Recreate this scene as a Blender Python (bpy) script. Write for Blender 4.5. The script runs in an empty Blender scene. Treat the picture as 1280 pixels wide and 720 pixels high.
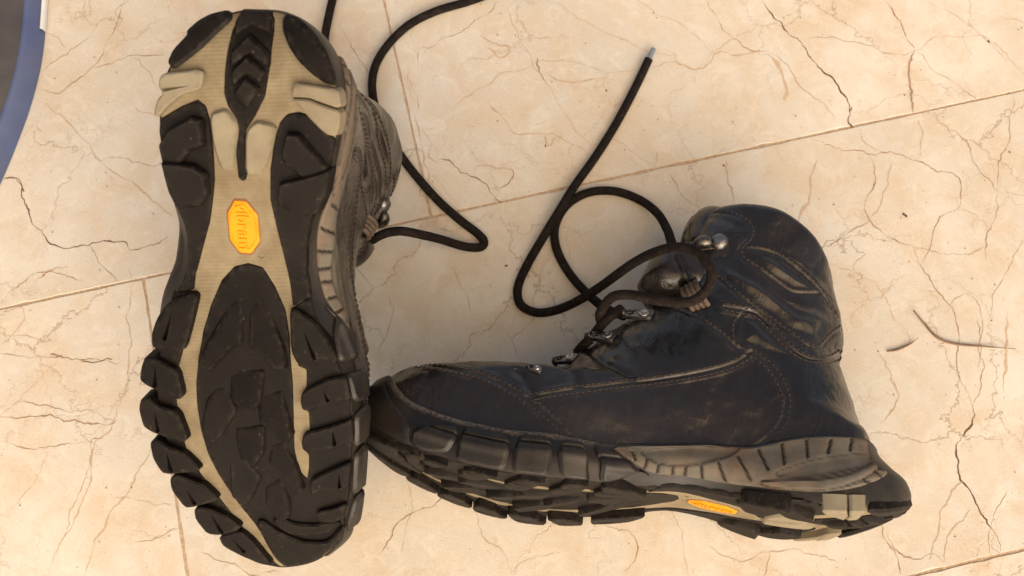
import bpy, bmesh, math, random
import numpy as np
from mathutils import Vector, Matrix, noise as mnoise
from mathutils.bvhtree import BVHTree
from mathutils.geometry import delaunay_2d_cdt
random.seed(3); RNG = np.random.default_rng(3)
scene = bpy.context.scene; COL = scene.collection

# ------------------------------------------------------------------ camera, light, exposure
TILT = math.radians(15); DIST = 0.72; FPX = 1422.0
CAM = np.array([0, -DIST*math.sin(TILT), DIST*math.cos(TILT)])
RC = np.array([[1,0,0],[0,math.cos(TILT),-math.sin(TILT)],[0,math.sin(TILT),math.cos(TILT)]])
cd = bpy.data.cameras.new('camera'); cam = bpy.data.objects.new('camera', cd); COL.objects.link(cam)
cam.location = CAM; cam.rotation_euler = (TILT, 0, 0)
cd.sensor_width = 36; cd.lens = 36*FPX/1280; cd.clip_start = .01; cd.clip_end = 100
scene.camera = cam
cd.dof.use_dof = True; cd.dof.focus_distance = .64; cd.dof.aperture_fstop = 11

SUN_EL, SUN_AZ = math.radians(33), math.radians(164)      # azimuth clockwise from north (+Y): light comes from the south, a little east
w = bpy.data.worlds.new('World'); scene.world = w; w.use_nodes = True
nt = w.node_tree; bg = nt.nodes['Background']
sky = nt.nodes.new('ShaderNodeTexSky'); sky.sky_type = 'NISHITA'; sky.sun_disc = False
sky.sun_elevation = SUN_EL; sky.sun_rotation = SUN_AZ; sky.dust_density = 4.0; sky.air_density = .8; sky.ozone_density = .4
hs = nt.nodes.new('ShaderNodeHueSaturation'); hs.inputs['Saturation'].default_value = .52; nt.links.new(sky.outputs[0], hs.inputs['Color']); nt.links.new(hs.outputs[0], bg.inputs[0]); bg.inputs[1].default_value = .15
sd = bpy.data.lights.new('bounce_sun', 'SUN'); bounce_sun = bpy.data.objects.new('bounce_sun', sd); COL.objects.link(bounce_sun)
sd.energy = 2.8; sd.angle = math.radians(110); sd.color = (1, .62, .19)  # wide warm lamp standing in for light bounced from the south, no direct sun
bounce_sun.rotation_euler = (math.pi/2 - SUN_EL, 0, math.pi - SUN_AZ)
sdir = Vector((math.sin(SUN_AZ)*math.cos(SUN_EL), math.cos(SUN_AZ)*math.cos(SUN_EL), math.sin(SUN_EL)))
bounce_sun.rotation_euler = sdir.to_track_quat('Z', 'Y').to_euler()
scene.view_settings.view_transform = 'Standard'; scene.view_settings.look = 'None'
scene.view_settings.exposure = .42; scene.view_settings.gamma = 1
scene.cycles.max_bounces = 6

# ------------------------------------------------------------------ measuring helpers
def ray(x, y): return RC @ np.array([(x-640)/FPX, -(y-360)/FPX, -1.0])
def at(x, y, z=0.0):
    d = ray(x, y); return CAM + d*(z-CAM[2])/d[2]
def basisR(yaw, tilt):
    y, s = math.radians(yaw), math.radians(tilt)
    L = np.array([math.cos(y), -math.sin(y), 0]); U0 = np.array([math.sin(y), math.cos(y), 0]); Z = np.array([0,0,1.])
    return L, math.cos(s)*U0-math.sin(s)*Z, math.cos(s)*Z+math.sin(s)*U0
def basisL(yaw, pitch, roll):
    y, p, r = [math.radians(a) for a in (yaw, pitch, roll)]
    L = np.array([math.sin(y)*math.cos(p), math.cos(y)*math.cos(p), math.sin(p)])
    E = np.array([math.cos(y), -math.sin(y), 0]); D = -np.cross(E, L)
    return L, math.cos(r)*D+math.sin(r)*E, math.cos(r)*E-math.sin(r)*D
OR = np.array([-0.08766934, -0.12791159, 0.06062591]); BR = basisR(4.5, 7)       # boot lying on its side
OL = np.array([-0.1333, -0.1864, 0.0672]); BL = basisL(1.8, 31.0, 5.8)         # boot standing on cuff and toe
def to_boot(O, B, P): q = np.asarray(P)-O; return np.array([np.dot(q, b) for b in B])*1000
def from_boot(O, B, p): return O + sum(B[i]*p[i] for i in range(3))/1000
def R_plane(x, y, m=0.0):                       # photo point -> (l, u) on the plane m of the lying boot
    c = to_boot(OR, BR, CAM); d = np.array([np.dot(ray(x, y), b) for b in BR]); k = (m-c[2])/d[2]
    return (c+d*k)[:2]
def sspline(ks, vs):                            # smooth 1-d interpolation
    ks = np.array(ks, float); vs = np.array(vs, float)
    def f(x):
        x = np.clip(np.asarray(x, float), ks[0], ks[-1]); i = np.clip(np.searchsorted(ks, x, side='right')-1, 0, len(ks)-2)
        sl = np.gradient(vs, ks); h = ks[i+1]-ks[i]; t = (x-ks[i])/h
        return ((2*t**3-3*t**2+1)*vs[i]+(t**3-2*t**2+t)*h*sl[i]+(-2*t**3+3*t**2)*vs[i+1]+(t**3-t**2)*h*sl[i+1])
    return f
ub = sspline([-8, 0, 10, 20, 40, 65, 95, 130, 155, 178, 200, 220, 240, 265, 282, 295, 305, 320], [35, 29.5, 23.5, 18.5, 11, 4.8, 1.2, 1.8, 4, 6.5, 4, 1, 0, .4, 3, 7.5, 12, 18])
def L_sole(x, y, h=0.0):                        # photo point -> (l, m) on the sole face of the upturned boot, h proud of it
    c = to_boot(OL, BL, CAM); d = np.array([np.dot(ray(x, y), b) for b in BL]); u = 0.0
    for _ in range(12):
        k = (u-h-c[1])/d[1]; p = c+d*k; u = float(ub(p[0]))
    return (p[0], p[2])
def sstep(x, a, b): t = np.clip((np.asarray(x, float)-a)/(b-a), 0, 1); return t*t*(3-2*t)
def catmull(pts, n=8, closed=False):
    P = np.array(pts, float); N = len(P); out = []
    for i in range(N if closed else N-1):
        if closed: a, b, c, d = P[(i-1) % N], P[i], P[(i+1) % N], P[(i+2) % N]
        else: a, b, c, d = P[max(i-1, 0)], P[i], P[i+1], P[min(i+2, N-1)]
        for k in range(n):
            t = k/n; out.append(.5*((2*b)+(-a+c)*t+(2*a-5*b+4*c-d)*t*t+(-a+3*b-3*c+d)*t**3))
    if not closed: out.append(P[-1])
    return np.array(out)
def resample(P, step, closed=False):
    P = np.array(P, float)
    if closed: P = np.vstack([P, P[:1]])
    s = np.r_[0, np.cumsum(np.linalg.norm(np.diff(P, axis=0), axis=1))]; n = max(2, int(round(s[-1]/step)))
    t = np.linspace(0, s[-1], n+1)
    if closed: t = t[:-1]
    return np.stack([np.interp(t, s, P[:, i]) for i in range(P.shape[1])], 1)
def chaikin(P, it=2, k=.25):
    P = np.array(P, float)
    for _ in range(it):
        Q = np.roll(P, -1, 0); P = np.stack([P*(1-k)+Q*k, P*k+Q*(1-k)], 1).reshape(-1, P.shape[1]); k = .25
    return P
def area(P): x, y = P[:, 0], P[:, 1]; return .5*np.sum(x*np.roll(y, -1)-np.roll(x, -1)*y)
def inpoly(P, X):
    x, y = X[:, 0], X[:, 1]; c = np.zeros(len(X), bool); Q = np.roll(P, -1, 0)
    for (x1, y1), (x2, y2) in zip(P, Q):
        if y1 == y2: continue
        m = ((y1 > y) != (y2 > y)) & (x < (x2-x1)*(y-y1)/(y2-y1)+x1); c ^= m
    return c
def dseg(X, P, closed=False):
    best = np.full(len(X), 1e9); Q = np.vstack([P, P[:1]]) if closed else P
    for a, b in zip(Q[:-1], Q[1:]):
        ab = b-a; L = max(ab@ab, 1e-12); t = np.clip(((X-a)@ab)/L, 0, 1); d = np.hypot(*(X-a-t[:, None]*ab).T)
        best = np.minimum(best, d)
    return best
def inset(P, d):
    if area(P) < 0: d = -d
    T = np.roll(P, -1, 0)-np.roll(P, 1, 0); T /= np.linalg.norm(T, axis=1)[:, None]+1e-12
    return P+np.stack([-T[:, 1], T[:, 0]], 1)*d
def fillpoly(P, sp, cons=None):                 # polygon + inner grid points (and inner constraint lines) -> verts, tris
    lo, hi = P.min(0), P.max(0); g = np.stack(np.meshgrid(np.arange(lo[0], hi[0], sp), np.arange(lo[1], hi[1], sp*.87), indexing='ij'), -1)
    g[:, 1::2, 0] += sp/2; g = g.reshape(-1, 2); g = g[inpoly(P, g)]
    if len(g): g = g[dseg(g, P, True) > sp*.45]
    if cons is not None and len(g): g = g[dseg(g, cons[[1, 0, 2, 3, 1]]) > sp*.5]; g = g[~inpoly(cons[[0, 1, 3, 2]], g)] if len(g) else g
    V = [Vector(p) for p in P]+[Vector(p) for p in g]; n = len(P); E_ = [(i, (i+1) % n) for i in range(n)]
    if cons is not None: k = len(V); V += [Vector(p) for p in cons]; E_ += [(k, k+1), (k, k+2), (k, k+3), (k+1, k+3), (k+3, k+2)]
    r = delaunay_2d_cdt(V, E_, [list(range(n))], 1, 1e-5)
    v2 = np.array([tuple(v) for v in r[0]]); loop = [None]*n
    for j, src in enumerate(r[3]):
        for s in src:
            if s < n: loop[s] = j
    loop = [q for q in loop if q is not None]
    return v2, [tuple(f) for f in r[2]], loop
def nz(x, y, z=0): return mnoise.noise(Vector((x, y, z)))
def vnoise(A, sc, seed=0): return np.array([mnoise.noise(Vector((a[0]*sc, a[1]*sc, (a[2]*sc if len(a) > 2 else 0)+seed))) for a in A])

# ------------------------------------------------------------------ materials
def mat(name): 
    m = bpy.data.materials.new(name); m.use_nodes = True; return m, m.node_tree, m.node_tree.nodes['Principled BSDF']
def nd(nt, t, **kw):
    n = nt.nodes.new(t)
    for k, v in kw.items():
        if k in ('i',):
            for a, b in v.items(): n.inputs[a].default_value = b
        else: setattr(n, k, v)
    return n
def lk(nt, a, b): nt.links.new(a, b)
def ramp(nt, src, stops):
    r = nd(nt, 'ShaderNodeValToRGB'); e = r.color_ramp.elements
    while len(e) < len(stops): e.new(.5)
    for q, (p, c) in zip(e, stops): q.position = p; q.color = (*c, 1) if len(c) == 3 else c
    lk(nt, src, r.inputs[0]); return r.outputs[0]
def nztex(nt, vec, scale, detail=4, rough=.55, dist=0):
    n = nd(nt, 'ShaderNodeTexNoise', i={'Scale': scale, 'Detail': detail, 'Roughness': rough, 'Distortion': dist}); lk(nt, vec, n.inputs['Vector']); return n.outputs['Fac']
def mix(nt, f, a, b, mode='MIX'):
    m = nd(nt, 'ShaderNodeMix', data_type='RGBA', blend_type=mode)
    for s, v in ((0, f), (6, a), (7, b)):
        if hasattr(v, 'is_output'): lk(nt, v, m.inputs[s])
        else: m.inputs[s].default_value = v if s == 0 else (*v, 1)
    return m.outputs[2]
def bump(nt, h, strength, dist, prev=None):
    b = nd(nt, 'ShaderNodeBump', i={'Strength': strength, 'Distance': dist}); lk(nt, h, b.inputs['Height'])
    if prev: lk(nt, prev, b.inputs['Normal'])
    return b.outputs[0]
def objvec(nt, scale=(1,1,1), out='Object'):
    tc = nd(nt, 'ShaderNodeTexCoord'); mp = nd(nt, 'ShaderNodeMapping'); mp.inputs['Scale'].default_value = scale
    lk(nt, tc.outputs[out], mp.inputs[0]); return mp.outputs[0]
def edgewear(nt, v, col, c, amt=.8):
    lp = nd(nt, 'ShaderNodeAttribute', attribute_name='edge'); lf = nd(nt, 'ShaderNodeMath', operation='MULTIPLY'); lk(nt, lp.outputs['Fac'], lf.inputs[0])
    lk(nt, ramp(nt, nztex(nt, v, 260, 7, .75), [(.47, (0,)*3), (.78, (amt,)*3)]), lf.inputs[1]); return mix(nt, lf.outputs[0], col, c)
def grained(name, c1, c2, rough, bumpd, nscale=120, fine=900, dirt=None, spec=.5, dirtamt=.5, edge=None):
    m, nt, b = mat(name); v = objvec(nt)
    a = nztex(nt, v, nscale, 5); col = ramp(nt, a, [(.3, c1), (.7, c2)])
    if edge: col = edgewear(nt, v, col, edge)
    if dirt:
        d = nztex(nt, v, nscale*.35, 8, .7); col = mix(nt, ramp(nt, d, [(.48, (0,0,0)), (.75, (dirtamt,)*3)]), col, dirt)
        sp = nztex(nt, v, 430, 3); col = mix(nt, ramp(nt, sp, [(.70, (0,0,0)), (.74, (.6,.6,.6))]), col, tuple(min(1, x*2.0) for x in dirt))
    lk(nt, col, b.inputs['Base Color'])
    rr = nd(nt, 'ShaderNodeMapRange', i={3: rough-.12, 4: rough+.12}); lk(nt, a, rr.inputs[0]); lk(nt, rr.outputs[0], b.inputs['Roughness'])
    b.inputs['Specular IOR Level'].default_value = spec
    f = nztex(nt, v, fine, 3); lk(nt, bump(nt, f, .6, bumpd), b.inputs['Normal'])
    return m
def make_leather():
    m, nt, b = mat('worn_leather'); v = objvec(nt)
    big = nztex(nt, v, 16, 5, .6); c = ramp(nt, big, [(.36, (.0072, .0062, .0056)), (.56, (.0125, .0092, .0076)), (.78, (.027, .0175, .012))])
    at_ = nd(nt, 'ShaderNodeAttribute', attribute_name='wear'); w1 = nztex(nt, v, 210, 5, .7)
    f = nd(nt, 'ShaderNodeMath', operation='MULTIPLY'); lk(nt, at_.outputs['Fac'], f.inputs[0]); lk(nt, ramp(nt, w1, [(.3, (.25,)*3), (.65, (1,)*3)]), f.inputs[1])
    c = mix(nt, f.outputs[0], c, (.026, .018, .014))
    # scratches and dust specks
    vs = objvec(nt, (1, .22, .6)); sc = nztex(nt, vs, 420, 6, .75, .5); c = mix(nt, ramp(nt, sc, [(.71, (0,)*3), (.80, (.08,)*3)]), c, (.12, .09, .07))
    lk(nt, c, b.inputs['Base Color'])
    rr = nztex(nt, v, 34, 6, .65); mr = nd(nt, 'ShaderNodeMapRange', i={1: .3, 2: .7, 3: .17, 4: .32}); lk(nt, rr, mr.inputs[0]); lk(nt, mr.outputs[0], b.inputs['Roughness'])
    b.inputs['Specular IOR Level'].default_value = .62
    vo = nd(nt, 'ShaderNodeTexVoronoi', feature='DISTANCE_TO_EDGE', i={'Scale': 900}); lk(nt, v, vo.inputs['Vector'])
    n1 = bump(nt, nztex(nt, v, 1400, 3), .25, .00012); n2 = bump(nt, vo.outputs['Distance'], .10, .00015, n1)
    cr = nztex(nt, objvec(nt, (1, .3, .5)), 130, 7, .62, 1.2)
    n3 = bump(nt, ramp(nt, cr, [(.40, (0,)*3), (.5, (1,)*3), (.6, (.75,)*3)]), .3, .0005, n2)
    n4 = bump(nt, nztex(nt, v, 70, 3), .3, .0012, n3); lk(nt, n4, b.inputs['Normal']); return m
def ribbed(name, c1, c2, rough, axis=(700, 0, 0), dirt=None, depth=.00025, attr='pit'):
    m, nt, b = mat(name); v = objvec(nt); a = nztex(nt, v, 110, 5)
    col = ramp(nt, a, [(.3, c1), (.7, c2)])
    lp = nd(nt, 'ShaderNodeAttribute', attribute_name='lip'); lf = nd(nt, 'ShaderNodeMath', operation='MULTIPLY'); lk(nt, lp.outputs['Fac'], lf.inputs[0]); lk(nt, ramp(nt, nztex(nt, v, 900, 6, .8), [(.42, (0,)*3), (.6, (.8,)*3)]), lf.inputs[1]); col = mix(nt, lf.outputs[0], col, (.24, .20, .165))
    if dirt: col = mix(nt, ramp(nt, nztex(nt, v, 38, 8, .7), [(.45, (0,)*3), (.72, (.75,)*3)]), col, dirt)
    col = edgewear(nt, v, col, (.06, .048, .037), .5) if name.startswith('black') and 1 else col
    p = nd(nt, 'ShaderNodeAttribute', attribute_name=attr); col = mix(nt, p.outputs['Fac'], col, (.012, .009, .008))
    lk(nt, col, b.inputs['Base Color']); b.inputs['Roughness'].default_value = rough
    b.inputs['Specular IOR Level'].default_value = .4 if name.startswith('black') else .2
    tc = nd(nt, 'ShaderNodeTexCoord'); sx = nd(nt, 'ShaderNodeVectorMath', operation='DOT_PRODUCT'); sx.inputs[1].default_value = axis
    lk(nt, tc.outputs['Object'], sx.inputs[0])
    nn = nd(nt, 'ShaderNodeMath', operation='MULTIPLY_ADD'); lk(nt, nztex(nt, v, 60, 2), nn.inputs[0]); nn.inputs[1].default_value = 2.5; lk(nt, sx.outputs['Value'], nn.inputs[2])
    s = nd(nt, 'ShaderNodeMath', operation='SINE'); lk(nt, nn.outputs[0], s.inputs[0])
    n1 = bump(nt, s.outputs[0], .5, depth); n2 = bump(nt, nztex(nt, v, 900, 3), .5, .0002, n1); lk(nt, n2, b.inputs['Normal']); return m
M = {}
M['leather'] = make_leather()
M['black'] = grained('black_rubber', (.0034, .0028, .0026), (.0078, .0058, .0048), .58, .00022, 90, 1100, (.05, .037, .027), .14, .10, (.05, .038, .029))
M['blackfine'] = ribbed('black_ribbed_rubber', (.0055, .0049, .0047), (.012, .010, .009), .46, (900, 7600, 1500), (.038, .027, .019), .00003)
M['tan'] = ribbed('tan_rubber', (.175, .142, .088), (.235, .195, .125), .68, (3300, 0, 250), (.125, .09, .053), .00006)
M['tanlug'] = grained('tan_smooth_rubber', (.185, .16, .108), (.24, .21, .15), .64, .0002, 60, 900, (.13, .09, .05), .3, .6, (.12, .09, .06))
M['grey'] = ribbed('grey_ribbed_rubber', (.085, .076, .062), (.135, .122, .10), .66, (3400, 7200, 0), (.17, .095, .055), .00007)
M['scuff'] = grained('scuffed_rubber_edge', (.08, .07, .06), (.22, .20, .18), .7, .0004, 500, 1300, (.30, .24, .2), .3, .4)
M['thread'] = grained('brown_thread', (.018, .012, .0095), (.05, .033, .025), .8, .0002, 300, 1500)
M['lace'] = grained('brown_black_cord', (.005, .004, .0037), (.016, .011, .009), .85, .0003, 700, 1500, None, .16, .5, (.10, .072, .058))
M['webbing'] = grained('grey_brown_webbing', (.05, .032, .022), (.13, .09, .062), .85, .0003, 260, 1600)
M['liner'] = grained('dark_textile_lining', (.02, .018, .016), (.04, .034, .03), .9, .0004, 300, 1500)
M['yellow'] = grained('yellow_rubber', (.72, .235, .003), (.80, .29, .005), .5, .0001, 60, 700, (.5, .17, .01), .2, .3)
M['badge_edge'] = grained('brown_red_groove', (.14, .06, .015), (.2, .08, .02), .6, .0001)
def metal(name, c, r):
    m, nt, b = mat(name); v = objvec(nt); b.inputs['Metallic'].default_value = 1
    a = nztex(nt, v, 420, 5, .7); lk(nt, ramp(nt, a, [(.35, tuple(x*.45 for x in c)), (.6, c)]), b.inputs['Base Color'])
    mr = nd(nt, 'ShaderNodeMapRange', i={3: r-.1, 4: r+.18}); lk(nt, a, mr.inputs[0]); lk(nt, mr.outputs[0], b.inputs['Roughness']); return m
M['steel'] = metal('worn_steel', (.52, .50, .46), .33)
M['plate'] = metal('dull_grey_steel', (.24, .23, .22), .4)
M['gunmetal'] = metal('dark_gunmetal', (.16, .145, .13), .34)
M['aglet'] = grained('grey_plastic_tip', (.17, .2, .23), (.25, .28, .32), .35, .0001)
M['blue'] = grained('blue_plastic', (.075, .10, .215), (.095, .125, .25), .5, .0001, 60, 500, (.12, .13, .17), .4, .5)
M['darkgrey'] = grained('dark_grey_plastic', (.05, .047, .05), (.075, .07, .072), .6, .0002, 60, 600)
M['white'] = grained('white_plastic', (.75, .75, .75), (.82, .82, .82), .5, .0001)
M['twig'] = grained('dry_grass', (.13, .075, .04), (.24, .15, .09), .8, .0002)
M['crack_dark'] = grained('dark_crack_filling', (.08, .042, .022), (.19, .11, .06), .9, .0004, 600)
M['crack_mid'] = grained('brown_vein', (.26, .155, .085), (.42, .28, .17), .85, .0003, 500)
M['crack_pale'] = grained('pale_tan_vein', (.46, .33, .215), (.58, .445, .32), .8, .0002, 300)
M['grout'] = grained('sandy_grout', (.36, .25, .165), (.56, .43, .31), .95, .0006, 500)
M['chip'] = grained('dark_speck', (.05, .035, .025), (.12, .08, .05), .9, .0003)
def make_marble():
    m, nt, b = mat('cream_marble'); tc = nd(nt, 'ShaderNodeTexCoord'); v = nd(nt, 'ShaderNodeMapping'); lk(nt, tc.outputs['Object'], v.inputs[0]); v = v.outputs[0]
    a = nztex(nt, v, 7, 7, .6, .4); c = ramp(nt, a, [(.3, (.545, .505, .44)), (.5, (.62, .58, .515)), (.72, (.69, .66, .60))])
    cl = nztex(nt, v, 26, 8, .62, .8); c = mix(nt, ramp(nt, cl, [(.35, (.75,)*3), (.6, (0,)*3)]), c, (.58, .475, .36)); c = mix(nt, ramp(nt, nztex(nt, v, 60, 7, .7, 1.5), [(.5, (0,)*3), (.7, (.5,)*3)]), c, (.74, .68, .60))
    # short scattered hairline veins
    wv = nd(nt, 'ShaderNodeVectorMath', operation='ADD'); nv = nd(nt, 'ShaderNodeTexNoise', i={'Scale': 18, 'Detail': 6, 'Roughness': .65}); lk(nt, v, nv.inputs['Vector'])
    sc = nd(nt, 'ShaderNodeVectorMath', operation='SCALE'); sc.inputs['Scale'].default_value = .07; lk(nt, nv.outputs['Color'], sc.inputs[0]); lk(nt, v, wv.inputs[0]); lk(nt, sc.outputs[0], wv.inputs[1])
    def veins(scale, width, mscale, lo, hi, amt):
        vo = nd(nt, 'ShaderNodeTexVoronoi', feature='DISTANCE_TO_EDGE', i={'Scale': scale}); lk(nt, wv.outputs[0], vo.inputs['Vector'])
        e = ramp(nt, vo.outputs['Distance'], [(0, (1,)*3), (width, (0,)*3)]); k = ramp(nt, nztex(nt, v, mscale, 4), [(lo, (0,)*3), (hi, (amt,)*3)])
        mm = nd(nt, 'ShaderNodeMath', operation='MULTIPLY'); lk(nt, e, mm.inputs[0]); lk(nt, k, mm.inputs[1]); return mm.outputs[0]
    v1 = veins(13, .011, 9, .42, .60, .6); v2 = veins(31, .018, 15, .50, .66, .42); v3 = veins(8, .06, 6, .45, .68, .35)
    c = mix(nt, v3, c, (.50, .345, .21)); c = mix(nt, v1, c, (.27, .17, .10)); c = mix(nt, v2, c, (.33, .215, .13))
    # ochre stains, pits, grains
    st = nztex(nt, v, 21, 9, .72, 1.2); c = mix(nt, ramp(nt, st, [(.63, (0,)*3), (.76, (.6,)*3)]), c, (.47, .31, .16))
    pt = nztex(nt, v, 330, 3, .6); c = mix(nt, ramp(nt, pt, [(.70, (0,)*3), (.75, (.55,)*3)]), c, (.20, .13, .09))
    gr = nztex(nt, v, 900, 4, .7); c = mix(nt, .18, c, ramp(nt, gr, [(.3, (.3, .24, .18)), (.7, (.95, .9, .82))]), 'OVERLAY')
    oi = nd(nt, 'ShaderNodeObjectInfo'); hs = nd(nt, 'ShaderNodeHueSaturation'); mr = nd(nt, 'ShaderNodeMapRange', i={3: .95, 4: 1.04}); lk(nt, oi.outputs['Random'], mr.inputs[0]); lk(nt, mr.outputs[0], hs.inputs['Value']); lk(nt, c, hs.inputs['Color'])
    lk(nt, hs.outputs[0], b.inputs['Base Color'])
    rg = nd(nt, 'ShaderNodeMapRange', i={3: .42, 4: .72}); lk(nt, cl, rg.inputs[0]); lk(nt, rg.outputs[0], b.inputs['Roughness'])
    b.inputs['Specular IOR Level'].default_value = .35
    n1 = bump(nt, gr, .35, .00018); n2 = bump(nt, nztex(nt, v, 140, 6, .7), .35, .0005, n1)
    ad = nd(nt, 'ShaderNodeMath', operation='ADD'); lk(nt, v1, ad.inputs[0]); lk(nt, ramp(nt, pt, [(.68, (0,)*3), (.76, (1,)*3)]), ad.inputs[1])
    inv = nd(nt, 'ShaderNodeMath', operation='SUBTRACT'); inv.inputs[0].default_value = 1; lk(nt, ad.outputs[0], inv.inputs[1])
    lk(nt, bump(nt, inv.outputs[0], .6, .0006, n2), b.inputs['Normal']); return m
M['marble'] = make_marble()

# ------------------------------------------------------------------ object helpers
def link(name, V, F, m, parent=None, kind=None, smooth=True, attrs=None, uv=None):
    me = bpy.data.meshes.new(name); me.from_pydata([tuple(map(float, v)) for v in V], [], [tuple(int(i) for i in f) for f in F]); me.update()
    if smooth: me.polygons.foreach_set('use_smooth', [True]*len(me.polygons))
    for k, a in (attrs or {}).items():
        at_ = me.attributes.new(k, 'FLOAT', 'POINT'); at_.data.foreach_set('value', np.asarray(a, float))
    o = bpy.data.objects.new(name, me); COL.objects.link(o); me.materials.append(M[m])
    if parent: o.parent = parent
    if kind: o['kind'] = kind
    return o
def sharpen(o, deg=38):
    me = o.data; bm = bmesh.new(); bm.from_mesh(me)
    for e in bm.edges:
        if len(e.link_faces) == 2 and e.calc_face_angle(0) > math.radians(deg): e.smooth = False
    bm.to_mesh(me); bm.free()
def tag(o, label, cat, group=None):
    o['label'] = label; o['category'] = cat
    if group: o['group'] = group
def tube(path, r, sides=12, braid=0.0, cap=True, flat=None, taper=None):
    P = np.array(path, float); n = len(P); T = np.gradient(P, axis=0); T /= np.linalg.norm(T, axis=1)[:, None]+1e-12
    N = np.zeros_like(P); a = np.array([0, 0, 1.]) if abs(T[0][2]) < .9 else np.array([1., 0, 0])
    N[0] = a-T[0]*(a@T[0]); N[0] /= np.linalg.norm(N[0])
    for i in range(1, n): v = N[i-1]-T[i]*(N[i-1]@T[i]); N[i] = v/np.linalg.norm(v)
    B = np.cross(T, N); s = np.r_[0, np.cumsum(np.linalg.norm(np.diff(P, axis=0), axis=1))]
    V = []; F = []; global BR_AT; BR_AT = []
    for i in range(n):
        ri = r*(taper(i/(n-1)) if taper else 1)
        for k in range(sides):
            th = 2*math.pi*k/sides; q = ri
            if braid:
                cr_ = abs(math.sin(4*th+s[i]*braidk))+abs(math.sin(4*th-s[i]*braidk)); q = ri*(.86+braid*cr_); BR_AT.append(max(0, cr_-1.05)/.9)
            V.append(P[i]+N[i]*math.cos(th)*q+B[i]*math.sin(th)*q)
    for i in range(n-1):
        for k in range(sides): a0 = i*sides+k; a1 = i*sides+(k+1) % sides; F.append((a0, a1, a1+sides, a0+sides))
    if cap: F.append(tuple(range(sides))[::-1]); F.append(tuple((n-1)*sides+k for k in range(sides)))
    return V, F
braidk = 1900.0

# ------------------------------------------------------------------ floor: tiles, grout, cracks
floor = bpy.data.objects.new('floor', None); COL.objects.link(floor); floor['kind'] = 'structure'
A0, A1 = at(0, 386)[:2], at(1280, 112)[:2]; da = (A1-A0)/np.linalg.norm(A1-A0); db = np.array([-da[1], da[0]])
Bp = at(1215, 702)[:2]; rowh = abs((Bp-A0)@db)
link('grout_bed', [(-3, -3, -.0006), (3, -3, -.0006), (3, 3, -.0006), (-3, 3, -.0006)], [(0, 1, 2, 3)], 'grout', floor)
def ta(p): return (np.array(p)[:2]-A0)@da
v1 = ta(at(508, 130)); v2 = ta(at(205, 520)); tl = .62
off = {0: v1, -1: v2, -2: v1+.09, 1: v2-.05, 2: v1+.1, -3: v2+.2}
g = .0006
for r in range(-3, 3):
    for k in range(-3, 3):
        a0, a1 = off[r]+k*tl, off[r]+(k+1)*tl; b0, b1 = r*rowh, (r+1)*rowh
        gb = .0016 if r in (-1, -2) else .0011
        def rect(e, z):
            out = []
            for (s, t) in ((a0+g+e, b0+gb/2+e), (a1-g-e, b0+gb/2+e), (a1-g-e, b1-gb/2-e), (a0+g+e, b1-gb/2-e)):
                out.append((*(A0+da*s+db*t), z))
            return out
        # irregular chipped arris: subdivide the edges
        def ring(e, z, amp):
            R = rect(e, z); o = []
            for i in range(4):
                p, q = np.array(R[i]), np.array(R[(i+1) % 4]); n = 90
                for j in range(n):
                    x = p+(q-p)*j/n; c = np.array(R).mean(0); d = (c-x)[:2]; d /= np.linalg.norm(d)
                    x[:2] += d*amp*max(0, nz(x[0]*160, x[1]*160, 7)+.15); o.append(x)
            return o
        r0, r1, r2 = ring(0, -.006, 0), ring(0, -.0003, .0010), ring(.00012, 0, .0018); n = len(r0)
        V = list(r0)+list(r1)+list(r2); F = []
        for i in range(n):
            j = (i+1) % n; F += [(i, j, n+j, n+i), (n+i, n+j, 2*n+j, 2*n+i)]
        F.append(tuple(2*n+i for i in range(n)))
        c = np.mean(V, 0); V = [v-c*np.array([1, 1, 0]) for v in V]
        o = link('tile', V, F, 'marble', floor, smooth=False); o.location = (c[0], c[1], 0)
def crack(pts, wd, m, rough=1.0, name='crack'):
    P = np.array([at(x, y)[:2] for x, y in pts]); P = resample(catmull(P, 6), .0016); T = np.gradient(P, axis=0); T /= np.linalg.norm(T, axis=1)[:, None]; N = np.stack([-T[:, 1], T[:, 0]], 1)
    sd = random.random()*90; V = []; F = []; n = len(P)
    for i in range(n):
        e = min(1, 6*i/n+.15, 6*(n-i)/n+.15)
        j = rough*(.0030*nz(P[i][0]*75, P[i][1]*75, sd)+.0012*nz(P[i][0]*330, P[i][1]*330, sd+4)+.0004*nz(i*1.7, sd))
        ww = wd*e*max(.22, .75+1.2*nz(P[i][0]*130, P[i][1]*130, sd+9)+.5*nz(i*.9, sd, 2))
        c = P[i]+N[i]*j
        V += [(*(c+N[i]*ww/2), .0), (*(c-N[i]*ww/2*.9), .0)]
    for i in range(n-1): F.append((2*i, 2*i+1, 2*i+3, 2*i+2))
    z = .00008+random.random()*.00012
    V = [(a, b, z) for a, b, _ in V]
    return link(name, V, F, m, floor, smooth=False)
D, Mi, Pa = 'crack_dark', 'crack_mid', 'crack_pale'
K = .00049
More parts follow.
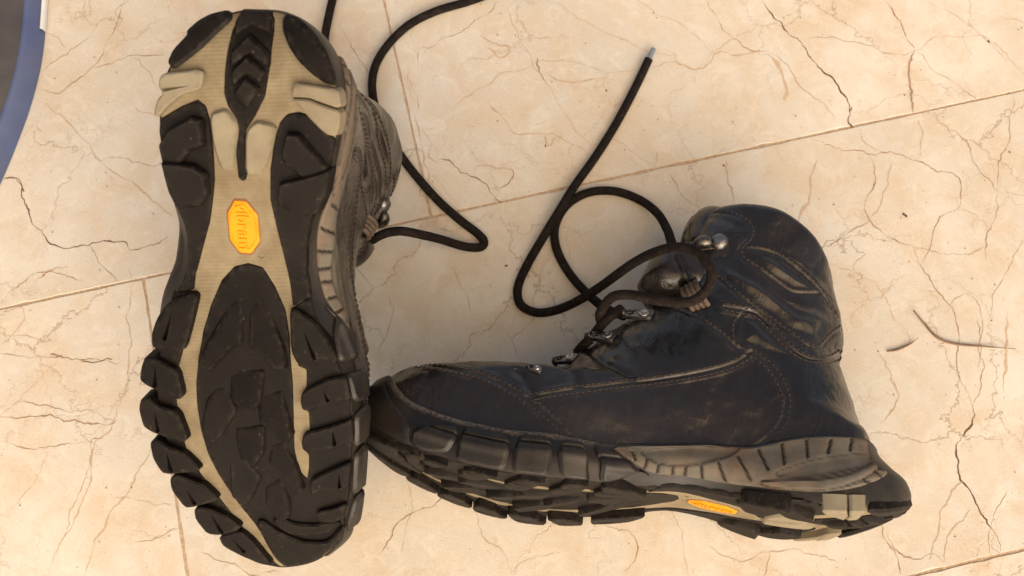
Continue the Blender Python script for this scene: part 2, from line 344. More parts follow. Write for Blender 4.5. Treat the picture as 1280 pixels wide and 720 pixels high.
CR = [
 ([(955,0),(970,22),(985,38),(1003,58),(1020,78),(1033,93),(1048,108),(1060,128),(1063,145)],1.9,D),
 ([(1063,133),(1058,150),(1066,160)],2.6,D),
 ([(1107,0),(1120,22),(1133,45),(1144,60)],1.8,Mi),([(1144,62),(1138,85),(1137,110),(1140,143)],2.2,Mi),
 ([(882,0),(893,20),(905,40),(925,57),(950,66),(962,64)],1.0,Mi),([(962,64),(980,80),(1000,105),(1025,125),(1045,150)],.8,Mi),
 ([(814,85),(835,76),(860,84),(885,80),(900,66),(925,68),(955,62)],1.6,Pa),([(958,68),(972,84),(980,105),(978,125)],3.2,Pa),
 ([(1000,48),(1040,48),(1070,55),(1100,64),(1128,68),(1144,60)],.7,Mi),([(1143,64),(1180,95),(1210,115),(1223,128)],.9,Mi),
 ([(1145,64),(1175,48),(1215,45),(1240,52),(1262,75),(1280,95)],.8,Pa),([(1160,0),(1190,20),(1230,45),(1260,80)],.8,Pa),
 ([(1013,174),(1040,185),(1075,187),(1085,192),(1110,194),(1130,195),(1150,202),(1170,212),(1195,222),(1202,240),(1198,262),(1175,275),(1165,300),(1155,330)],1.5,Mi),
 ([(1075,160),(1085,180),(1110,194)],.8,Mi),([(1085,190),(1095,212),(1092,235),(1082,260),(1085,272),(1100,285),(1120,303),(1140,308)],1.5,Mi),
 ([(1112,196),(1110,230),(1100,262),(1092,272)],.8,Pa),
 ([(1090,280),(1065,290),(1045,305),(1020,312)],1.1,Mi),([(1140,308),(1150,330),(1165,355),(1185,380),(1195,402),(1198,430),(1196,460),(1210,490),(1218,508)],1.3,Mi),
 ([(1218,505),(1216,525),(1205,545),(1196,560),(1200,590),(1214,618),(1230,642),(1245,670),(1252,688)],2.2,D),([(1218,505),(1230,470),(1225,440),(1222,400)],1.0,Mi),
 ([(1148,200),(1152,170),(1148,150)],.8,Mi),([(1170,150),(1190,165),(1212,180),(1215,200),(1235,225),(1245,240),(1280,244)],1.2,Mi),
 ([(1245,240),(1247,270),(1235,300),(1232,325)],1.1,Mi),([(1265,120),(1265,170),(1248,205),(1245,238)],.9,Mi),([(1200,262),(1225,275),(1237,288)],.8,Mi),
 ([(1140,308),(1175,318),(1210,316),(1232,305)],.7,Mi),([(1180,390),(1205,370),(1222,380),(1228,410),(1222,460)],.8,Mi),([(1280,300),(1262,340),(1240,375),(1238,400)],.8,Mi),
 ([(1100,440),(1115,470),(1118,500),(1100,530)],1.6,Pa),([(1262,390),(1258,450),(1250,490)],2.2,Pa),([(1030,330),(1080,345),(1110,380),(1140,430)],1.0,Pa),
 ([(1103,655),(1112,680),(1128,717)],1.5,Mi),([(1105,665),(1120,685),(1150,697),(1165,692),(1180,703)],1.5,Mi),([(1162,700),(1170,670),(1180,630),(1200,600)],1.5,Pa),
 ([(1180,705),(1185,670),(1215,640)],.9,Pa),([(1260,610),(1240,650),(1235,690)],.8,Mi),
 ([(1022,200),(1015,235),(1000,270),(990,300)],2.0,Pa),([(905,200),(915,235),(922,258)],1.6,Pa),([(835,215),(855,245),(875,262)],.8,Mi),([(780,190),(800,205),(825,222)],.6,Pa),
 ([(625,0),(640,30),(650,55),(665,75),(680,100),(700,130),(720,160),(740,190)],.8,Pa),([(668,72),(672,90),(680,102)],1.8,Mi),
 ([(505,95),(520,120),(522,150),(530,185),(535,215),(530,240)],1.0,Mi),([(520,85),(525,62),(545,55),(575,38),(610,15),(622,2)],1.2,Mi),([(510,88),(512,110),(518,125)],.8,Pa),
 ([(545,200),(560,203),(580,213),(600,225),(615,240),(628,252)],1.7,D),([(528,160),(535,180),(537,198),(548,203)],.9,Mi),([(592,214),(615,208),(640,215),(632,232),(615,238)],1.0,Mi),
 ([(500,210),(520,185),(535,198)],.8,Mi),([(610,120),(630,150),(650,168),(675,170),(700,172),(735,188)],1.3,Pa),([(684,170),(686,182),(695,172)],3.0,Pa),
 ([(600,45),(615,52),(635,62),(625,70),(608,62)],1.8,Pa),([(560,140),(590,120),(640,90),(700,75),(740,85),(780,90),(810,80)],.8,Pa),([(680,90),(720,105),(760,95)],1.4,Pa),
 ([(680,0),(740,30),(800,60),(850,72)],.6,Pa),([(790,0),(840,25),(880,55),(900,70)],.7,Pa),([(740,160),(775,180),(820,205)],.7,Pa),([(820,190),(822,205),(815,210)],1.2,Pa),
 ([(425,30),(440,55),(455,80),(462,95)],.8,Mi),([(535,215),(560,240),(575,260)],.5,Pa),([(720,330),(705,300),(715,280)],.6,Pa),
 ([(0,228),(15,224),(25,232),(28,250),(38,275),(55,295),(75,308),(95,309),(120,303),(155,300),(165,313),(190,308),(210,295)],1.7,D),
 ([(5,222),(20,225),(30,240)],1.6,D),([(110,308),(125,325),(147,352)],1.1,Mi),([(45,115),(75,115),(105,95),(120,80),(130,60),(145,30),(155,0)],1.3,Mi),
 ([(55,85),(85,65),(110,45),(125,25),(140,25)],1.0,Mi),([(115,85),(145,80),(170,68),(205,73)],1.0,Mi),([(165,72),(185,90),(198,105)],1.4,Pa),([(105,0),(105,20),(120,35)],1.0,Pa),
 ([(45,125),(80,150),(105,175),(130,205),(165,230),(215,270)],1.1,Pa),([(60,40),(80,60)],.7,Pa),([(10,365),(35,345),(65,338),(80,345),(100,355)],1.3,Mi),([(40,350),(60,340),(85,335)],2.0,Pa),
 ([(150,120),(180,140),(200,150)],.8,Pa),([(0,415),(30,420),(70,425)],.6,Mi),([(0,440),(60,447),(110,452),(160,455)],.8,D),([(62,443),(78,447)],2.2,Mi),([(100,449),(140,453)],1.4,D),
 ([(0,520),(25,522),(60,520),(90,528),(130,530),(145,525)],1.8,Mi),([(25,500),(70,510),(120,515),(145,522)],.9,Mi),([(0,555),(45,560),(85,555),(130,548)],.9,Mi),
 ([(165,330),(162,400),(160,440),(155,490),(140,530),(118,555),(112,590),(100,630),(75,680),(60,720)],1.3,Pa),([(190,560),(170,600),(140,640),(120,680),(105,720)],1.3,Pa),
 ([(115,545),(112,575),(95,625),(80,660)],.8,Mi),([(60,570),(40,610),(10,640)],.7,Pa),([(0,390),(25,385),(30,400),(0,430)],.8,Pa),([(140,625),(170,622),(215,630)],.6,Pa),([(75,450),(35,490),(0,520)],.7,Pa),([(170,680),(200,672),(220,660)],.7,Mi),
 ([(475,695),(490,660),(520,640),(545,625),(560,615)],1.3,Mi),([(600,640),(605,670),(625,690),(640,720)],1.1,Pa),([(510,600),(515,640),(500,690)],1.0,Pa),
 ([(745,652),(770,662),(790,670),(795,690),(780,715)],1.1,Mi),([(820,600),(850,660),(860,720)],.6,Pa),([(250,690),(300,712),(350,718)],.7,Mi),([(640,720),(660,700),(700,690)],.6,Pa),
 ([(880,680),(920,700),(980,690),(1050,700)],.7,Pa),([(960,690),(955,720)],.6,Mi),([(470,450),(480,425),(490,400),(485,370)],.9,Pa),([(620,400),(640,430),(650,455)],.7,Pa),([(560,330),(580,360),(590,400)],.7,Pa),
 ([(690,310),(672,360),(665,400),(640,430)],1.0,Pa),([(1250,20),(1280,30)],.6,Pa),([(480,0),(500,40),(525,70)],.4,Pa)]
for p, wd, m in CR: crack(p, wd*K*(1.0 if m != Pa else 1.5), m)
# loose bits on the floor
def speck(x, y, s, m='chip'):
    c = at(x, y, .0004); V = []; F = []; n = 7
    for k in range(n): a = 2*math.pi*k/n; rr = s*(.6+.6*random.random()); V.append((rr*math.cos(a), rr*math.sin(a)*.6, 0))
    V2 = [(v[0]*.6, v[1]*.6, .0006) for v in V]; V += V2
    for k in range(n): F.append((k, (k+1) % n, n+(k+1) % n, n+k))
    F.append(tuple(n+k for k in range(n)))
    a = random.random()*3; return [(c[0]+v[0]*math.cos(a)-v[1]*math.sin(a), c[1]+v[0]*math.sin(a)+v[1]*math.cos(a), v[2]+.0002) for v in V], F
V, F = [], []
for i in range(260):
    x, y = random.uniform(0, 1280), random.uniform(0, 720)
    v, f = speck(x, y, random.choice([.0002, .0003, .0003, .0005])); n0 = len(V); V += v; F += [tuple(i+n0 for i in q) for q in f]
for x, y, s in ((633,332,.0014),(1236,52,.0012),(1130,268,.0016),(1133,270,.0012),(682,182,.001),(758,113,.0009),(905,207,.001),(1262,190,.0008)):
    v, f = speck(x, y, s); n0 = len(V); V += v; F += [tuple(i+n0 for i in q) for q in f]
gr = link('grit', V, F, 'chip', floor, kind='stuff', smooth=False)

# ------------------------------------------------------------------ the boot in its own frame (l toe->heel, u sole->cuff, m towards the inner side), in mm
OUT = [(325,13),(300,14),(275,22),(250,37),(230,55),(215,78),(206,100),(201,130),(200,160),(203,190),(208,220),(215,245),(222,262),(230,280),(234,300),(234,335),(228,352),(219,368),(210,388),(204,412),(200,440),(196,470),(197,500),(203,530),(211,558),(222,585),(236,612),(253,640),(272,663),(293,684),(315,698),(338,707),(360,709),(393,702),(420,682),(431,655),(437,618),(440,575),(441,530),(437,492),(428,465),(417,440),(406,416),(396,395),(388,370),(383,340),(383,305),(387,280),(396,255),(407,225),(415,200),(420,175),(422,145),(421,112),(412,75),(398,47),(378,27),(352,15)]
OUTB = np.array([L_sole(*p) for p in OUT]); OUTB = resample(catmull(OUTB, 6, True), 1.6, True)
if area(OUTB) < 0: OUTB = OUTB[::-1]                     # counter-clockwise in (l, m)
OC = np.array([155., 0.])
def out_n(P): T = np.roll(P, -1, 0)-np.roll(P, 1, 0); T /= np.linalg.norm(T, axis=1)[:, None]; return np.stack([T[:, 1], -T[:, 0]], 1)
NB = out_n(OUTB)
for _ in range(6): NB = (NB+np.roll(NB, 1, 0)+np.roll(NB, -1, 0)); NB /= np.linalg.norm(NB, axis=1)[:, None]
fl = sspline([0, 15, 50, 95, 130, 160, 180, 205, 230, 270, 295, 312], [4.5, 3, .5, .5, 3.5, 9, 10.5, 7, 2, 0, -5, -13])(OUTB[:, 0])
TOPN = OUTB+NB*fl[:, None]                               # outline of the rand's upper edge
lmax = OUTB[:, 0].max()
print('sole length', OUTB[:, 0].min(), lmax, 'm', OUTB[:, 1].min(), OUTB[:, 1].max())
ls = np.linspace(TOPN[:, 0].min(), TOPN[:, 0].max(), 120)
def widths(side):
    out = []
    for l in ls:
        best = 0
        Q = np.roll(TOPN, -1, 0); a, b = TOPN[:, 0], Q[:, 0]; k = (a-l)*(b-l) <= 0
        t = (l-a[k])/(b[k]-a[k]+1e-9); mm = TOPN[k, 1]+t*(Q[k, 1]-TOPN[k, 1])
        out.append(mm.max() if side > 0 else mm.min())
    return np.array(out)
WM, WL = widths(1), widths(-1)
# profile of the upper, front and back lines
Fp = [(466,578),(457,514),(467,479),(494,458),(532,452),(577,457),(627,463),(667,468),(700,451),(738,424),(778,397),(822,372),(842,342),(846,312),(864,273)]
Bp_ = [(1100,618),(1097,580),(1094,570),(1091,561),(1089,553),(1086,545),(1082,535),(1078,525),(1073,512),(1066,492),(1059,470),(1054,452),(1056,428),(1055,402),(1046,372)]
Fl = np.array([R_plane(*p, 17 if i > 1 else 6) for i, p in enumerate(Fp)]); Bl = np.array([R_plane(*p, 12) for p in Bp_])
NS = 10; Fc = catmull(Fl, NS); Bc = catmull(Bl, NS); S = len(Fc); sv = np.linspace(0, 1, S)
TH = 180
def base_point_grid():
    th = np.linspace(0, 2*np.pi, TH, endpoint=False); tau = (1-np.cos(th))/2; side = np.where(np.sin(th) >= 0, 1, -1)
    # ease so that more samples sit on the flanks
    G = np.zeros((S, TH, 3))
    for i in range(S):
        s = sv[i]; Fi, Bi = Fc[i], Bc[i]; d = Bi-Fi; nrm = np.array([-d[1], d[0]])/np.linalg.norm(d)
        if nrm[1] < 0: nrm = -nrm
        bul = 16*sstep(s, .70, 1.0)+2*np.sin(np.pi*np.clip((s-.1)/.5, 0, 1))
        q = Fi[None]+d[None]*tau[:, None]+nrm[None]*(bul*np.sin(np.pi*tau)**.9)[:, None]
        l, u = q[:, 0], q[:, 1]
        wm = np.interp(l, ls, WM)-3.2; wl = -np.interp(l, ls, WL)-3.2
        wm = np.maximum(wm, 3); wl = np.maximum(wl, 3)
        k = sstep(u, 38, 118); kk = k*sstep(l, 95, 190)
        shaft = 36+5*sstep(u, 105, 175)
        narrow = 1-.10*sstep(u, 35, 80)*(1-sstep(l, 120, 200))
        wm = (wm*narrow)*(1-kk)+shaft*kk; wl = (wl*narrow)*(1-kk)+shaft*kk
        tf = .03+.33*sstep(s, .05, .35)+.10*sstep(s, .5, .7); tb = .07+.20*sstep(s, .2, .6)+.16*sstep(s, .6, .85)
        gf = np.sqrt(np.clip(1-(1-np.clip(tau/tf, 0, 1))**2, 0, 1)); gb_ = np.sqrt(np.clip(1-(1-np.clip((1-tau)/tb, 0, 1))**2, 0, 1))
        ww = np.where(side > 0, wm, wl)*gf*gb_
        G[i, :, 0] = l; G[i, :, 1] = u; G[i, :, 2] = side*ww
    return G
G = base_point_grid()
G[:, :, 1] = np.maximum(G[:, :, 1], ub(G[:, :, 0])+5)       # the upper never reaches below the sole
for _ in range(3):                                        # relax along the loop and between rows
    G[1:-1] = .5*G[1:-1]+.25*(G[:-2]+G[2:])
    G = .6*G+.2*(np.roll(G, 1, 1)+np.roll(G, -1, 1))
def grid_faces(R, C): return [(i*C+k, i*C+(k+1) % C, (i+1)*C+(k+1) % C, (i+1)*C+k) for i in range(R-1) for k in range(C)]
def bvh_of(V, F): return BVHTree.FromPolygons([Vector(v) for v in V], [tuple(f) for f in F])
UF = grid_faces(S, TH); upbvh = bvh_of(G.reshape(-1, 3), UF)
camR = Vector(to_boot(OR, BR, CAM))
def hitR(x, y, bvh, m0=36):                               # photo point -> point on the lying boot's surface
    d = Vector([np.dot(ray(x, y), b) for b in BR]).normalized(); h = bvh.ray_cast(camR, d)
    if h[0] is None or h[0].z < -5:
        p = R_plane(x, y, 10); h = bvh.find_nearest(Vector((p[0], p[1], 15)))
    return np.array(h[0]), np.array(h[1])
SEAM = dict(
 toe=[(522,457),(555,460),(595,467),(620,477),(640,488),(665,503),(688,522),(711,546)],
 side=[(660,497),(700,490),(760,482),(820,475),(870,467),(905,459),(928,449),(938,440)],
 arc=[(938,438),(952,449),(966,463),(977,481),(983,502),(979,525),(966,542),(946,557)],
 stay=[(797,386),(825,382),(850,387),(877,401),(900,417),(920,433),(937,442)],
 cuff=[(892,345),(912,361),(932,377),(950,390),(968,402),(984,414),(997,424),(1012,434),(1024,436),(1040,420),(1051,412)],
 cuff2=[(905,384),(925,387),(942,390),(958,402),(972,418),(985,432),(1000,443),(1015,449),(1035,450),(1053,442)],
 loop=[(921,428),(919,412),(923,398),(934,389),(948,393),(962,407)],
 patch=[(862,312),(866,298),(869,278),(888,267),(910,267),(926,272),(939,283),(937,297),(925,308),(926,322),(948,337),(973,354),(993,366),(1022,367)],
 pad=[(935,311),(955,313),(975,321),(998,338),(1018,357),(1032,374),(1046,396)],
 crease=[(645,462),(656,475),(666,492)],
 crease2=[(700,452),(715,462),(722,480)], crease3=[(735,440),(760,455),(790,470)])
def proj_seam(bvh): return {k: resample(np.array([hitR(x, y, bvh)[0][:2] for x, y in catmull(v, 4)]), 1.5) for k, v in SEAM.items()}
SL = proj_seam(upbvh)
PADS = [([(940,316),(968,322),(995,342),(1015,362),(992,359),(962,341)], 2.6, 5), ([(900,330),(925,340),(960,358),(995,385),(1030,400),(1020,425),(990,412),(950,380),(905,350)], 2.6, 6),
        ([(960,305),(1000,325),(1035,360),(1047,385),(1030,365),(1000,332),(965,310)], 2.2, 4), ([(880,272),(920,278),(930,290),(915,305),(915,325),(885,325),(868,305)], 1.2, 4),
        ([(930,398),(945,400),(970,425),(990,445),(960,440),(930,425)], 1.8, 4), ([(945,340),(985,366),(1030,372),(1046,395),(1040,410),(1000,400),(950,362)], 1.6, 6)]
PADL = [(np.array([hitR(x, y, upbvh)[0][:2] for x, y in p]), h, r) for p, h, r in PADS]
def pdisp(X3):                                            # displacement (mm) and wear of the upper at (l, u, m)
    X = X3[:, :2]; D_ = np.zeros(len(X)); Wr = np.zeros(len(X))
    for k, P in SL.items():
        d = dseg(X, P)
        if k.startswith('crease'): D_ -= 1.6*np.exp(-(d/2.2)**2); continue
        lap = 3.4 if k in ('toe', 'side', 'arc', 'cuff2') else 2.2
        D_ += (.22 if lap > 3 else .1)*(1-sstep(d, lap, lap+.9))-(.75 if lap > 3 else .6)*np.exp(-(d/.85)**2); Wr = np.maximum(Wr, (1-sstep(d, lap-.5, lap+1.8))*(.6 if lap > 3 else .35))
    for P, h, r in PADL:
        ins = inpoly(P, X); d = dseg(X, P, True); D_ += h*np.where(ins, 1-np.exp(-(d/r)**2*1.5), 0)
    n1 = vnoise(X3, .028, 3); n2 = vnoise(X3, .07, 8); flex = np.exp(-((X[:, 0]-118)/42)**2)*sstep(X[:, 1], 45, 85)
    n3 = vnoise(np.stack([X[:, 0]*2.6, X[:, 1]*.8, X3[:, 2]], 1), .055, 5); n4 = vnoise(X3, .19, 2)
    D_ += 1.1*n1+.75*n2+.28*n4+flex*(2.0*n3-1.2*np.abs(vnoise(np.stack([X[:, 0]*1.5-X[:, 1]*.9, X[:, 1]*.5, X3[:, 2]*.6], 1), .09, 6)))
    ank = np.exp(-((X[:, 0]-200)/60)**2)*sstep(X[:, 1], 90, 120); D_ += ank*.25*vnoise(np.stack([X[:, 0]+X[:, 1], X[:, 1]*2.5, X3[:, 2]], 1), .05, 11)
    Wr = np.maximum(Wr*.9, .55*(1-sstep(X[:, 1], 36, 60))); return D_, np.clip(Wr, 0, 1)
def normals(Gd):
    a = np.roll(Gd, -1, 1)-np.roll(Gd, 1, 1); b = np.gradient(Gd, axis=0); n = np.cross(a, b); n /= np.linalg.norm(n, axis=2)[:, :, None]+1e-9; return n
# densify the grid before displacement
def densify(Gd, fr, fc):
    R0, C0, _ = Gd.shape; ri = np.linspace(0, R0-1, (R0-1)*fr+1); i0 = np.clip(ri.astype(int), 0, R0-2); t = (ri-i0)[:, None, None]
    Hh = Gd[i0]*(1-t)+Gd[i0+1]*t; Hn = np.concatenate([Hh, Hh[:, :1]], 1); ci = np.linspace(0, C0, C0*fc, endpoint=False); j0 = ci.astype(int); t = (ci-j0)[None, :, None]
    return Hn[:, j0]*(1-t)+Hn[:, j0+1]*t
GD = densify(G, 3, 3); 
for _ in range(2):
    GD[1:-1] = .5*GD[1:-1]+.25*(GD[:-2]+GD[2:]); GD = .5*GD+.25*(np.roll(GD, 1, 1)+np.roll(GD, -1, 1))
NG = normals(GD); 
cen = GD.mean(1, keepdims=True)
if np.mean(np.sum(NG*(GD-cen), 2)) < 0: NG = -NG
dd, wr = pdisp(GD.reshape(-1, 3)); GD = GD+NG*dd.reshape(GD.shape[:2])[:, :, None]
R_, C_ = GD.shape[:2]
# padded rim and the inside of the cuff
top = GD[-1]; cpt = top.mean(0); upv = np.array([ (Fc[-1]-Fc[-3])[0]*.3+(Bc[-1]-Bc[-3])[0]*.3, 1.0, 0]); upv = (Fc[-1]+Bc[-1]-Fc[-40]-Bc[-40]); upv = np.array([upv[0], upv[1], 0]); upv /= np.linalg.norm(upv)
inw = cpt-top; inw -= (inw@upv)[:, None]*upv[None]; inl = np.linalg.norm(inw, axis=1)[:, None]; inw /= inl
rows = [top]; rr = 4.5
for ph in np.linspace(0, math.pi, 9)[1:]: rows.append(top+inw*(rr*(1-math.cos(ph)))+upv*rr*math.sin(ph))
for dz, sc_ in ((10, 1.0), (30, .97), (60, .93), (85, .85)): rows.append(rows[8]-upv*dz+inw*(1-sc_)*inl)
extra = np.array(rows[1:]); nwear = np.r_[wr, np.zeros(extra.shape[0]*C_)]
ALL = np.concatenate([GD, extra], 0); UV_, UF_ = ALL.reshape(-1, 3), grid_faces(ALL.shape[0], C_)
UF_ = UF_+[tuple((ALL.shape[0]-1)*C_+k for k in range(C_))]+[tuple(range(C_))[::-1]]
ubvh = bvh_of(GD.reshape(-1, 3), grid_faces(R_, C_))

PARTS = []      # name, verts(mm), faces, material, parent-name, dict
def part(name, V, F, m, parent=None, **kw): PARTS.append((name, np.asarray(V, float), F, m, parent, kw)); return len(PARTS)-1
part('upper', UV_, UF_, 'leather', None, attrs={'wear': nwear})
# liner disc deep in the cuff
# stitching
def stitch_row(P2, off, bvh, pitch=3.1, length=2.5, rad=.40, lift=.12):
    P = resample(P2, .5); T = np.gradient(P, axis=0); T /= np.linalg.norm(T, axis=1)[:, None]+1e-9; P = P+np.stack([-T[:, 1], T[:, 0]], 1)*off
    P = resample(P, pitch); V = []; F = []
    for a, b in zip(P[:-1], P[1:]):
        c = (a+b)/2; h = bvh.ray_cast(Vector((c[0], c[1], 130)), Vector((0, 0, -1)))
        if h[0] is None or h[1].z < .12: continue
        n = np.array(h[1]); t = np.array([b[0]-a[0], b[1]-a[1], 0]); t -= n*(t@n); t /= np.linalg.norm(t)+1e-9; s = np.cross(n, t); c = np.array(h[0])+n*lift; n0 = len(V)
        for q, rr2, dn in ((-1, .3, -.25), (-.5, 1, .05), (.5, 1, .05), (1, .3, -.25)):
            for k in range(5): an = 2*math.pi*k/5; V.append(c+t*q*length/2+n*(math.cos(an)*rad*rr2+dn)+s*math.sin(an)*rad*rr2)
        for j in range(3):
            for k in range(5): F.append((n0+j*5+k, n0+j*5+(k+1) % 5, n0+(j+1)*5+(k+1) % 5, n0+(j+1)*5+k))
    return V, F
for k, P in SL.items():
    if k.startswith('crease'): continue
    V = []; F = []
    for o_ in ((-2.0, 2.0) if k in ('toe', 'side', 'arc', 'cuff2') else (1.5,)):
        v, f = stitch_row(P, o_, ubvh); n0 = len(V); V += v; F += [tuple(i+n0 for i in q) for q in f]
    if V: part('stitching', V, F, 'thread', None, kind='stuff')
# rand: the rubber wall around the foot
RAND = [(480,467),(487,480),(498,493),(520,508),(565,524),(630,539),(690,544),(730,551),(765,558),(800,557),(880,556),(937,560),(970,553),(1009,547),(1055,547),(1084,552)]
RL = np.array([hitR(x, y, upbvh, 45)[0][:2] for x, y in RAND]); RL = RL[np.argsort(RL[:, 0])]
keep = [0]
for i in range(1, len(RL)):
    if RL[i, 0]-RL[keep[-1], 0] > 2: keep.append(i)
RL = RL[keep]; print('rand', np.round(RL, 0).tolist())
def ut(l): return np.interp(l, np.r_[-5, RL[:, 0], 330], np.r_[RL[0, 1]+1, RL[:, 1], RL[-1, 1]])
RV = 34; rand = np.zeros((RV+4, len(OUTB), 3)); utl = ut(TOPN[:, 0]); 
for _ in range(8): utl = (utl+np.roll(utl, 1)+np.roll(utl, -1))/3
ubl = ub(OUTB[:, 0])
for i in range(RV):
    v = i/(RV-1); f = sstep(v, 0, .75)
    q = OUTB+NB*(fl*f)[:, None]+NB*(1.8*max(0, math.sin(math.pi*min(1, v*1.1)))**.8)
    rand[i, :, :2] = np.stack([q[:, 0], q[:, 1]], 1); rand[i] = np.stack([q[:, 0], ubl+(utl-ubl)*v, q[:, 1]], 1)
# pull the upper half onto the upper where it is narrower (toe dome, heel)
for i in range(RV):
    v = i/(RV-1)
    if v < .35: continue
    k = sstep(v, .35, .95)
    for j in range(len(OUTB)):
        p = Vector(rand[i, j]); h = ubvh.find_nearest(p)
        if h[0] is None: continue
        tgt = np.array(h[0])+np.array(h[1])*(1.7+1.6*(1-v)); n = np.array(h[1])
        dist = (np.array(p)-np.array(h[0]))@n
        if dist > 1.7 or dist < 1.7: rand[i, j] = rand[i, j]*(1-k)+np.array([tgt[0], rand[i, j][1]*.6+tgt[1]*.4, tgt[2]])*k
for j in range(len(OUTB)):
    e = rand[RV-1, j]; h = ubvh.find_nearest(Vector(e)); n = np.array(h[1]); b_ = np.array(h[0])
    rand[RV, j] = e-n*.5+np.array([0, .5, 0]); rand[RV+1, j] = b_+n*.1+np.array([0, 1.0, 0]); rand[RV+2, j] = b_-n*1.5+np.array([0, .6, 0]); rand[RV+3, j] = b_-n*4
for _ in range(2): rand[1:RV] = .5*rand[1:RV]+.25*(np.roll(rand[1:RV], 1, 1)+np.roll(rand[1:RV], -1, 1))
NN = len(OUTB); rf = [f[::-1] for f in grid_faces(RV+4, NN)]; rbv = bvh_of(rand.reshape(-1, 3), rf)
lipa = np.zeros((RV+4, NN))
for i in range(RV+2): lipa[i] = sstep(i/(RV-1), .84, .97)*(1-sstep(rand[min(i, RV-1), :, 0], 120, 160))*.9
part('rand', rand.reshape(-1, 3), rf, 'blackfine', None, attrs={'lip': lipa.ravel()})
# worn upper lip of the rand
def ring_strip(i0, i1, lift, lrange, m, name):
    js = [j for j in range(NN) if lrange[0] < rand[i0, j, 0] < lrange[1] and rand[i0, j, 2] > -10]
RG = rand[:RV]; mid = RG[RV//2]; seg = np.linalg.norm(np.roll(mid, -1, 0)-mid, axis=1); SA = np.r_[0, np.cumsum(seg)]; LT = SA[-1]; VS = 33.0
NR = np.cross(np.roll(RG, -1, 1)-np.roll(RG, 1, 1), np.gradient(RG, axis=0)); NR /= np.linalg.norm(NR, axis=2)[:, :, None]+1e-9
if np.mean(NR[RV//3, :, 0]*NB[:, 0]+NR[RV//3, :, 2]*NB[:, 1]) < 0: NR = -NR
def hitRand(x, y):                                       # photo point -> (s, v) on the rubber wall, s along it and v up it, in mm
    d = Vector([np.dot(ray(x, y), b) for b in BR]).normalized(); h = rbv.ray_cast(camR, d)
    if h[0] is None or h[0].z < 0:
        l_, u_ = R_plane(x, y, 48); h = rbv.find_nearest(Vector((l_, u_, 52)))
    i, k = divmod(h[2], NN); i = min(i, RV-2); p = np.array(h[0]); a = RG[i, k]; b = RG[i, (k+1) % NN]; c = RG[i+1, k]
    fk = np.clip((p-a)@(b-a)/((b-a)@(b-a)), 0, 1); fi = np.clip((p-a)@(c-a)/((c-a)@(c-a)), 0, 1)
    return np.array([SA[k]+fk*seg[k], (i+fi)/(RV-1)*VS])
def evalSV(X, A):
    s_ = X[:, 0] % LT; k = np.clip(np.searchsorted(SA, s_, side='right')-1, 0, NN-1); fk = ((s_-SA[k])/seg[k])[:, None]; i_ = np.clip(X[:, 1]/VS*(RV-1), 0, RV-1.001); i = i_.astype(int); fi = (i_-i)[:, None]; k2 = (k+1) % NN
    return (A[i, k]*(1-fk)+A[i, k2]*fk)*(1-fi)+(A[i+1, k]*(1-fk)+A[i+1, k2]*fk)*fi
def svpoly(pts):
    P = np.array([hitRand(x, y) for x, y in pts])
    for i in range(1, len(P)):
        while P[i, 0]-P[i-1, 0] > LT/2: P[i, 0] -= LT
        while P[i, 0]-P[i-1, 0] < -LT/2: P[i, 0] += LT
    while P[:, 0].mean() < 0: P[:, 0] += LT
    while P[:, 0].mean() > LT: P[:, 0] -= LT
    return P
def drape(poly_px, lift, sp=2.2, m='blackfine', name='side_block', edge=.8, hf=None, parent=None, rnd=1, attrf=None, sink=2.0):
    P = svpoly(poly_px); P = chaikin(P, rnd, .2) if rnd else P; P = resample(P, min(sp, 1.0), True)
    if area(P) < 0: P = P[::-1]
    v2, F, loop = fillpoly(P, sp); d = dseg(v2, P, True); V = evalSV(v2, RG); N_ = evalSV(v2, NR); V = V+N_*(lift*(.45+.55*sstep(d, 0, edge)))[:, None]
    if hf is not None: V = V+N_*hf(v2)[:, None]
    n0 = len(V); sk = [V[q]-N_[q]*(lift*.45+sink) for q in loop]
    F = [tuple(f) for f in F]; L = len(loop)
    for i in range(L): F.append((loop[i], n0+i, n0+(i+1) % L, loop[(i+1) % L]))
    at_ = {'edge': np.r_[.45*(1-sstep(d, .3, 2.2)), np.full(L, .1)]}
    if attrf is not None: at_['pit'] = np.r_[attrf(v2), np.zeros(L)]
    part(name, np.vstack([V, sk]), F, m, parent, attrs=at_, sharp=True)
z2 = lambda pts: [(740+x/3.048, 480+y/3.048) for x, y in pts]
z1 = lambda pts: [(440+x/2.4, 400+y/2.4) for x, y in pts]
ticks = z2([(148,262),(160,288),(205,285),(195,318),(250,303),(245,332),(305,312),(305,342),(355,312),(350,352),(415,305),(420,362),(480,300),(510,368),(555,280),(605,362),(632,250),(670,327),(722,230),(732,306),(815,215),(820,284),(908,215),(895,267),(985,213),(978,256),(1045,222),(1045,258),(1080,300),(1132,335),(1070,333),(1100,358),(1032,365),(1058,378)])
TK = [svpoly([ticks[i], ticks[i+1]]) for i in range(0, len(ticks), 2)]
lens = [svpoly(catmull(z2(q), 4, True)) for q in ([(700,342),(760,318),(850,292),(1000,272),(1062,276),(1072,290),(1040,312),(960,335),(850,353),(740,354)],
        [(185,262),(300,245),(500,243),(560,252),(500,288),(350,308),(240,298)], [(640,372),(720,362),(860,362),(980,342),(1070,305),(1090,322),(1000,375),(860,408),(700,395)])]
def greyh(X):
    h = np.zeros(len(X))
    for t in TK: h -= 1.5*np.exp(-(dseg(X, t)/.62)**2)
    for k, P in enumerate(lens): ins = inpoly(P, X); d = dseg(X, P, True); h += np.where(ins, (-1.0 if k < 2 else .8)*sstep(d, 0, 1.2), 0)-.5*np.exp(-(d/.5)**2)
    return h
